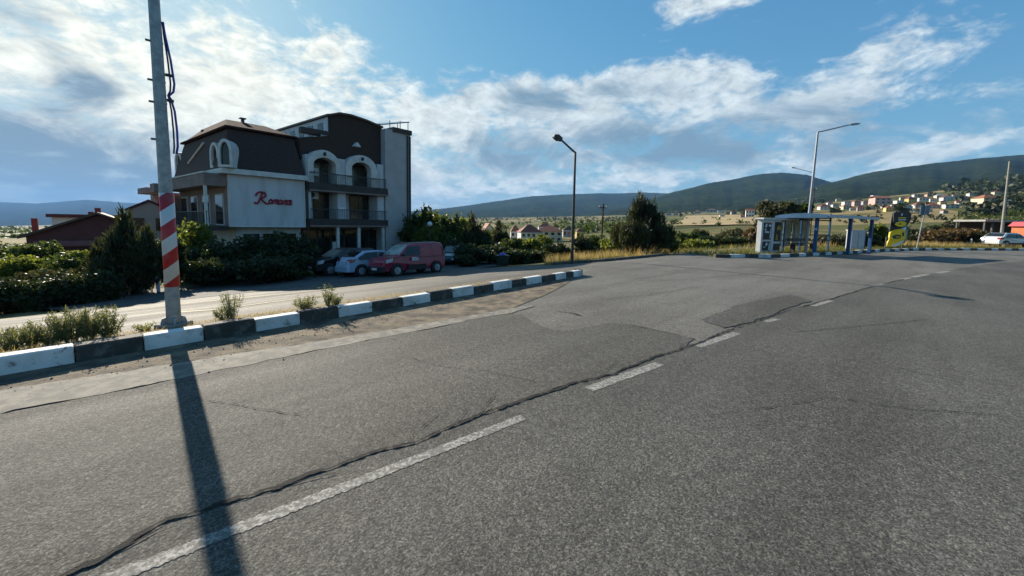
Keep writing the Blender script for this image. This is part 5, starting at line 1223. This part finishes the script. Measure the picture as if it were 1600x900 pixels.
# ------------------------------------------------------------------ grass
def blades(name, poly, n, h, w, mat, hf=height, lean=.35, seed=1, lab=None):
    r = np.random.RandomState(seed); xs = [p[0] for p in poly]; ys = [p[1] for p in poly]; P = []
    while len(P) < n:
        x, y = r.uniform(min(xs), max(xs)), r.uniform(min(ys), max(ys))
        if inpoly(x, y, poly) and r.rand() < .35 + .65 * (.5 + .5 * math.sin(x * 2.1 + y) * math.sin(y * 1.7 - x * .6)): P.append((x, y, hf(x, y) - .02))
    P = np.array(P); n = len(P); a = r.rand(n) * 6.28; hh = h * (.45 + .75 * r.rand(n)); ww = w * (.6 + .8 * r.rand(n))
    s = np.stack([np.cos(a), np.sin(a), np.zeros(n)], 1) * ww[:, None]; tip = P + np.stack([r.normal(size=n) * lean * hh, r.normal(size=n) * lean * hh, hh], 1)
    v = np.stack([P - s, P + s, tip], 1).reshape(-1, 3)
    return tag(rawmesh(name, v, 3, mat), lab, 'grass', None, 'stuff')
vp_ = [xy(GH(*p)) for p in ((850, 414), (862, 413), (940, 407.5), (1000, 402.5), (1046, 397.5), (1060, 388), (1010, 385), (930, 386), (880, 392), (855, 402))]
blades('dry_grass', vp_, 11000, .62, .016, GR_DRY, seed=2, lab='tall golden dry grass on the verge round the bent street lamp')
blades('grass', [xy(GH(*p)) for p in ((850, 415.5), (940, 409.2), (1042, 399.2), (1048, 395), (940, 404), (855, 412))], 2600, .2, .014, GR_GRN, seed=3, lab='short green grass along the low verge kerb')
rkv = [Vector(p) for p in rk[:11]]; back = []
for i, p in enumerate(rkv):
    d = (rkv[min(i + 1, 10)] - rkv[max(i - 1, 0)]).normalized(); back.append((p + Vector((-d.y, d.x)) * .25, p + Vector((-d.y, d.x)) * (5 if 0 < i else 1.5)))
gp_ = [(a.x, a.y) for a, b in back] + [(b.x, b.y) for a, b in back[::-1]]
blades('grass', gp_, 14000, .24, .020, GR_GRN, seed=4, lab='short yellowing green grass behind the far black and white kerb')
gp2 = [(b.x, b.y) for a, b in back[3:]] + [xy(at(px, d)) for px, d in ((1640, 62), (1500, 62), (1400, 50), (1290, 40))]
blades('dry_grass', gp2, 9000, .55, .03, GR_DRY, seed=5, lab='dry brown grass on the slope beyond the far kerb')
blades('grass', [xy(GH(*p)) for p in ((1050, 398), (1110, 390.5), (1180, 386), (1185, 381), (1110, 384), (1060, 388))], 3000, .3, .02, GR_GRN, seed=6, lab='green grass beside the small side road')
blades('dry_grass', [PQ(-8, .22), PQ(KL - 1, .22), PQ(KL - 5, .5), PQ(KL - 9, .85), PQ(-3, 1.35), PQ(-8, 1.35)], 6500, .085, .004, GR_DRY, isl_h, .6, 7, 'short dry stubble on the earth strip behind the near kerb')
lp_ = [xy(GH(*p)) for p in ((-150, 470), (0, 462), (160, 452), (240, 446), (240, 420), (0, 425), (-150, 430))]
blades('grass', lp_, 5000, .35, .02, GR_GRN, seed=8, lab='rough green grass before the red brown house')
gr_ = np.random.RandomState(77); GV = []
for k in range(2600):
    p_ = gr_.uniform(-5, KL + .6); q_ = -abs(gr_.normal()) * .42 - .01 if gr_.rand() < .8 else gr_.uniform(.2, .6)
    x_, y_ = PQ(p_, q_); s_ = .004 + .012 * gr_.rand() ** 3; z_ = (isl_h(x_, y_) if q_ > .19 else .009)
    o8 = np.array([(1, 0, 0), (0, 1, 0), (-1, 0, 0), (0, -1, 0), (0, 0, .8), (0, 0, -.3)]) * s_ * gr_.uniform(.6, 1.3, (6, 1)) + np.array([x_, y_, z_])
    for a, b, c in ((0, 1, 4), (1, 2, 4), (2, 3, 4), (3, 0, 4)): GV += [o8[a], o8[b], o8[c]]
tag(rawmesh('gravel', np.array(GV), 3, M('grit', (.24, .21, .17), (.10, .09, .075), 30, .95)), 'loose grit along the foot of the near kerb', 'gravel', None, 'stuff')
# ------------------------------------------------------------------ weeds behind the near kerb
STEM = M('weed_stem', (.20, .19, .09), (.14, .14, .06), 20, .9)
def weed(px, py, h, w, lab, stems=9, n=170, size=.035, seed=1, dry=False):
    r = np.random.RandomState(seed); b = G(px, py, .13); z = isl_h(b.x, b.y)
    root = empty('weed', (b.x, b.y, z - .01), 0, lab, 'weed', 'weeds on the strip behind the near kerb'); mb = MB(); Q = []
    for k in range(stems):
        a = r.rand() * 6.28; q = w * .5 * math.sqrt(r.rand()); hh = h * (.55 + .5 * r.rand()); bx, by = .25 * q * math.cos(a), .25 * q * math.sin(a); tx, ty = q * math.cos(a), q * math.sin(a)
        mb.tube([(bx, by, 0), ((bx + tx) / 2, (by + ty) / 2, hh * .55), (tx, ty, hh)], [.004, .003, .0015], 4, False)
        for j in range(n // stems):
            f = .15 + .85 * r.rand(); Q.append((bx + (tx - bx) * f + r.normal() * .018, by + (ty - by) * f + r.normal() * .018, hh * f))
    P = np.array(Q); m_ = len(P); t_ = unit(r.normal(size=(m_, 3)) + np.array([0, 0, .7])); bb = unit(np.cross(t_, r.normal(size=(m_, 3)))); s = size * (.5 + .9 * r.rand(m_))
    rawmesh('leaves', quads(P, bb * (s * .17)[:, None], t_ * (s * 1.0)[:, None]), 4, GR_DRY if dry else L_WEED, root); mb.build('stem', STEM, root, True)
for i, (px, py, h, w, lab, st, n) in enumerate(((14, 536, .20, .35, 'low pale weed clump at the left edge behind the near kerb', 9, 240), (48, 533, .22, .34, 'second weed clump from the left behind the near kerb', 9, 260), (82, 530, .25, .34, 'bushy weed clump third from the left behind the near kerb', 10, 300),
        (112, 526, .34, .36, 'tallest leafy weed clump in the row left of the striped pole', 12, 380), (140, 524, .30, .34, 'leafy weed clump right beside the tallest one', 11, 330), (170, 522, .27, .34, 'weed clump at the right end of the row, nearest the striped pole', 10, 290),
        (226, 514, .08, .22, 'tiny weed tuft just left of the striped pole foot', 6, 70), (363, 499, .30, .28, 'thin upright weed with bare tall stalks right of the striped pole', 9, 120), (478, 485, .17, .34, 'low weed tuft left of the spiky stalk', 9, 190), (512, 482, .30, .18, 'single spiky stalk with leaves at its foot', 4, 110), (350, 500, .15, .24, 'small weed tuft at the foot of the bare stalks', 7, 90), (525, 480, .14, .25, 'low weed tuft right of the spiky stalk', 7, 110))):
    weed(px, py, h * 1.35, w * 1.15, lab, int(st * 3), int(n * 3.2), .024, 20 + i)
# ------------------------------------------------------------------ far scrub and woods, read as masses
def scrub(name, areas, mat, lab, seed, nl=26, ls=.30):
    r = np.random.RandomState(seed); V = []
    for px0, px1, py0, py1, n, hh in areas:
        for k in range(n):
            qx, qy = r.uniform(px0, px1), r.uniform(py0, py1)
            if any(abs(qx - h[0]) < h[2] * .45 + 2 and -2 < qy - h[1] < 9 for h in VIL): continue
            P = GH(qx, qy); sc = hh * (.5 + r.rand()); w = sc * (.8 + .7 * r.rand())
            v = cloud(r, [(0, 0, sc * .45, w * .5, w * .5, sc * .5), (w * .3, 0, sc * .3, w * .35, w * .4, sc * .3)], nl, sc * ls)
            V.append(v + np.array([P.x, P.y, height(P.x, P.y) - .1]))
    return tag(rawmesh(name, np.concatenate(V), 4, mat), lab, 'bushes', None, 'stuff')
scrub('hillside_scrub', ((1275, 1600, 298, 332, 260, 3.0), (1440, 1600, 284, 300, 80, 6), (1520, 1620, 300, 338, 70, 3.2), (1280, 1420, 320, 334, 50, 3), (1290, 1530, 328, 350, 60, 1.5)), leafmat('scrub_leaf', (.022, .034, .012), (.040, .052, .018), (.014, .022, .009), .15), 'dark scrub and small trees scattered over the village hillside', 11)
scrub('hillside_scrub', ((1040, 1260, 326, 338, 150, 5), (880, 1060, 336, 346, 120, 4), (740, 900, 334, 345, 130, 6), (1040, 1180, 340, 352, 16, 1.6)), L_DARK, 'far dark hedgerows and copses on the plain below the hills', 12)
scrub('hillside_scrub', ((-80, 60, 356, 372, 60, 3), (-80, 240, 352, 360, 80, 6), (640, 800, 348, 362, 60, 3), (860, 1000, 350, 366, 70, 2.6), (680, 1010, 340, 352, 190, 3.6), (1040, 1200, 338, 354, 40, 1.8)), L_MID, 'green scrub on the lower ground beyond the hotel', 13)
scrub('hillside_wood', ((1260, 1620, 280, 300, 260, 9), (1150, 1300, 306, 318, 130, 9)), L_DARK, 'dark edge of the wood at the foot of the right hand hill', 14)
# ================================================================== OTHER HOUSES
WALLS = {'white': M('house_white', (.62, .61, .58), (.54, .53, .50), .4, .85), 'cream': M('house_cream', (.58, .52, .38), (.50, .45, .33), .4, .85), 'pink': M('house_pink', (.50, .34, .30), (.42, .29, .26), .4, .85),
         'yellow': M('house_yellow', (.60, .44, .16), (.52, .38, .14), .4, .85), 'grey': M('house_grey', (.36, .36, .37), (.30, .30, .31), .4, .85), 'brick': M('house_brick', (.17, .055, .050), (.13, .045, .042), 3, .85, bump=.3, bscale=30), 'blue': M('house_pale_blue', (.46, .50, .58), (.40, .44, .52), .4, .85)}
ROOFS = {'red': M('tile_red', (.25, .085, .055), (.18, .065, .045), 2, .8, bump=.4, bscale=12), 'orange': M('tile_orange', (.33, .13, .065), (.26, .10, .055), 2, .8, bump=.4, bscale=12), 'dark red': M('tile_dark_red', (.13, .035, .035), (.09, .028, .028), 2, .8), 'grey': M('flat_grey_roof', (.34, .34, .34), (.28, .28, .28), 2, .8), 'brown': M('tile_brown', (.14, .085, .055), (.10, .062, .042), 2, .8)}
def house(label, P, w, dp, h, rot, wall, roof, kind='hip', rh=None, wins=3, storeys=2, chim=False, group=None, name='house', cat='house'):
    root = empty(name, (P.x, P.y, P.z), rot, label, cat, group); rh = rh or w * .22; o = w * .05
    mb = MB(); mb.box(-w / 2, w / 2, -dp / 2, dp / 2, -1.5, h)
    if kind == 'gable': mb.prism([(-w / 2, h), (w / 2, h), (0, h + rh * .96)], -dp / 2, dp / 2, 'y')
    mb.build('wall', WALLS[wall], root, True)
    mb = MB(); a, b = w / 2 + o, dp / 2 + o
    if kind == 'hip':
        k = max(.05, (w - dp) / 2) if w > dp else .05
        mb.hexa([(-a, -b, h), (a, -b, h), (a, b, h), (-a, b, h)], [(-k, -.05, h + rh), (k, -.05, h + rh), (k, .05, h + rh), (-k, .05, h + rh)])
    elif kind == 'gable':
        e = h - o * rh / (w / 2); t_ = .18 * max(1, w / 10)
        mb.prism([(-a, e), (0, h + rh), (a, e), (a, e + t_), (0, h + rh + t_), (-a, e + t_)], -b, b, 'y')
    elif kind == 'side':
        e = h - o * rh / (dp / 2); t_ = .18 * max(1, w / 10)
        mb.prism([(-b, e), (0, h + rh), (b, e), (b, e + t_), (0, h + rh + t_), (-b, e + t_)], -a, a, 'x')
    else: mb.box(-a, a, -b, b, h + .003, h + .35)
    rf = mb.build('roof', ROOFS[roof], root, True)
    if chim:
        for cx in (chim if isinstance(chim, tuple) else (w * .2,)):
            mb = MB(); mb.box(cx - w * .03, cx + w * .03, -w * .03, w * .03, h + rh * .2, h + rh * 1.25); mb.build('chimney', WALLS['brick'], rf, True)
    for s in range(storeys):
        for k in range(wins):
            x = -w / 2 + w * (k + .5) / wins; z = h * (s + .3) / storeys; ww, hh = w / wins * .24, h / storeys * .30
            mb = MB(); mb.box(x - ww, x + ww, -dp / 2 - .06, -dp / 2 - .003, z, z + hh * 1.5); mb.build('window', GLASSD, root, True)
    return root
# near houses on the left
RH = R(45); P = at(157, 30); P.z = -3.2
zr, ze = Zat(157, 333, 30) - P.z, Zat(34, 366, 30) - P.z
P.x -= .72 * 5.5; P.y += .69 * 5.5
hw_ = 3.75
rh_ = house('low brick red house with a wide tiled gable, left of the pines', P, hw_ * 1.9, 11, ze, RH, 'brick', 'brown', 'gable', zr - ze - .1, 3, 1)
mb = MB(); mb.box(-hw_ * .86, hw_ * .3, -5.9, -5.503, ze - .75, ze - .35); mb.build('balcony_band', M('rose_band', (.30, .12, .12), (.24, .10, .10), 3, .8), rh_, True)
for px, py, d in ((55, 341, 32), (155, 325, 31.5), (144, 331, 33)):
    z_ = Zat(px, py, d); X, Y = (px - 800) / 600 * d - P.x, d - P.y; X, Y = X * math.cos(RH) + Y * math.sin(RH), -X * math.sin(RH) + Y * math.cos(RH)
    zb0 = ze + (zr - ze) * max(0, 1 - abs(X) / hw_) - .5; mb = MB(); mb.box(X - .17, X + .17, Y - .2, Y + .2, zb0, z_ - P.z); mb.build('chimney', M('red_chimney', (.34, .05, .045), (.28, .045, .04), 5, .8), rh_, True)
P2_ = at(158, 44); P2_.z = -3.5
l_h = house('long house with a low dark red roof behind the brick red house', P2_, 6.4, 6, Zat(158, 340.5, 44) + 3.5, R(42), 'white', 'dark red', 'flat', .3, 4, 1)
P3_ = at(238, 33); P3_.z = -2.6
house('pale pink house with a shallow roof behind the striped pole', P3_, 2.6, 4, Zat(238, 330, 33) + 2.6, R(40), 'pink', 'dark red', 'gable', .75, 2, 2)
# red roofs right of the hotel
def near(px, d, wpx, pye, pyr, wall, roof, kind, lab, rot=0, chim=False, wins=3, st=2, dpf=.8, grp='red roofed houses beyond the trees'):
    P = at(px, d); w = wpx * d / 600; ze_ = Zat(px, pye, d) - P.z
    return house(lab, P, w, w * dpf, ze_, rot, wall, roof, kind, (pye - pyr) * d / 600, wins, st, chim, grp)
near(826, 72, 32, 362.5, 351, 'white', 'red', 'hip', 'white two storey house with red hipped roof beyond the trees', R(12), False, 4)
near(804, 76, 14, 361.5, 352, 'white', 'orange', 'hip', 'narrow white wing with its own small hip roof left of the white house', R(5), False, 2)
near(858, 84, 38, 361, 352.5, 'cream', 'red', 'hip', 'wide cream house with red roof and chimney right of the white house', R(-6), True, 4)
near(850, 98, 20, 354, 348.5, 'white', 'orange', 'hip', 'small upper red roof showing behind the wide cream house', R(0), True, 2)
near(761, 80, 17, 361, 350, 'cream', 'orange', 'gable', 'small house with an orange roof half hidden by the dark pines', R(25), True, 2)
near(886, 110, 16, 359, 354.5, 'grey', 'brown', 'hip', 'low house with a brown roof left of the bent lamp post', R(0), False, 3, 1)
near(905, 100, 12, 362, 357, 'yellow', 'red', 'hip', 'small yellow walled house just right of the bent lamp post', R(0), False, 2, 1)
# village on the hillside: column, base row, width, eave and ridge heights in rows above the base
vr = random.Random(5)
for px, py, wpx, eh, rh2, wl, rf, kd, lab in VIL:
    P = GH(px, py); d = P.y; w = wpx * .80 * d / 600
    house(lab, P, w, w * .75, eh * d / 600, math.atan2(P.x, -P.y) + math.pi + R(vr.uniform(-22, 22)) if False else R(vr.uniform(-35, -5)), wl, rf, kd, max(.4, rh2 * d / 600), 3, 2 if eh > 4 else 1, False, 'houses of the village on the hillside')
# pale long sheds far out on the plain
for px, py, wpx, lab in ((752, 338.5, 12, 'far white shed on the plain right of the hotel trees'), (868, 337, 14, 'far long white shed on the plain left of the bent lamp'), (700, 341, 14, 'far pale building on the plain above the leafy trees')):
    P = GH(px, py); d = P.y; house(lab, P, wpx * d / 600, 14, 2.0 * d / 600, 0, 'white', 'grey', 'flat', .5, 4, 1, False, None, 'shed', 'shed')
# ------------------------------------------------------------------ render settings
S.view_settings.view_transform = 'Standard'; S.view_settings.look = 'None'; S.view_settings.gamma = 1; S.view_settings.use_curve_mapping = False
S.view_settings.exposure = EXPO
S.cycles.use_denoising = True
try: S.cycles.denoiser = 'OPENIMAGEDENOISE'
except Exception: pass
S.cycles.max_bounces = 6; S.cycles.diffuse_bounces = 3; S.cycles.transparent_max_bounces = 8; S.cycles.volume_bounces = 0
S.cycles.sample_clamp_indirect = 4
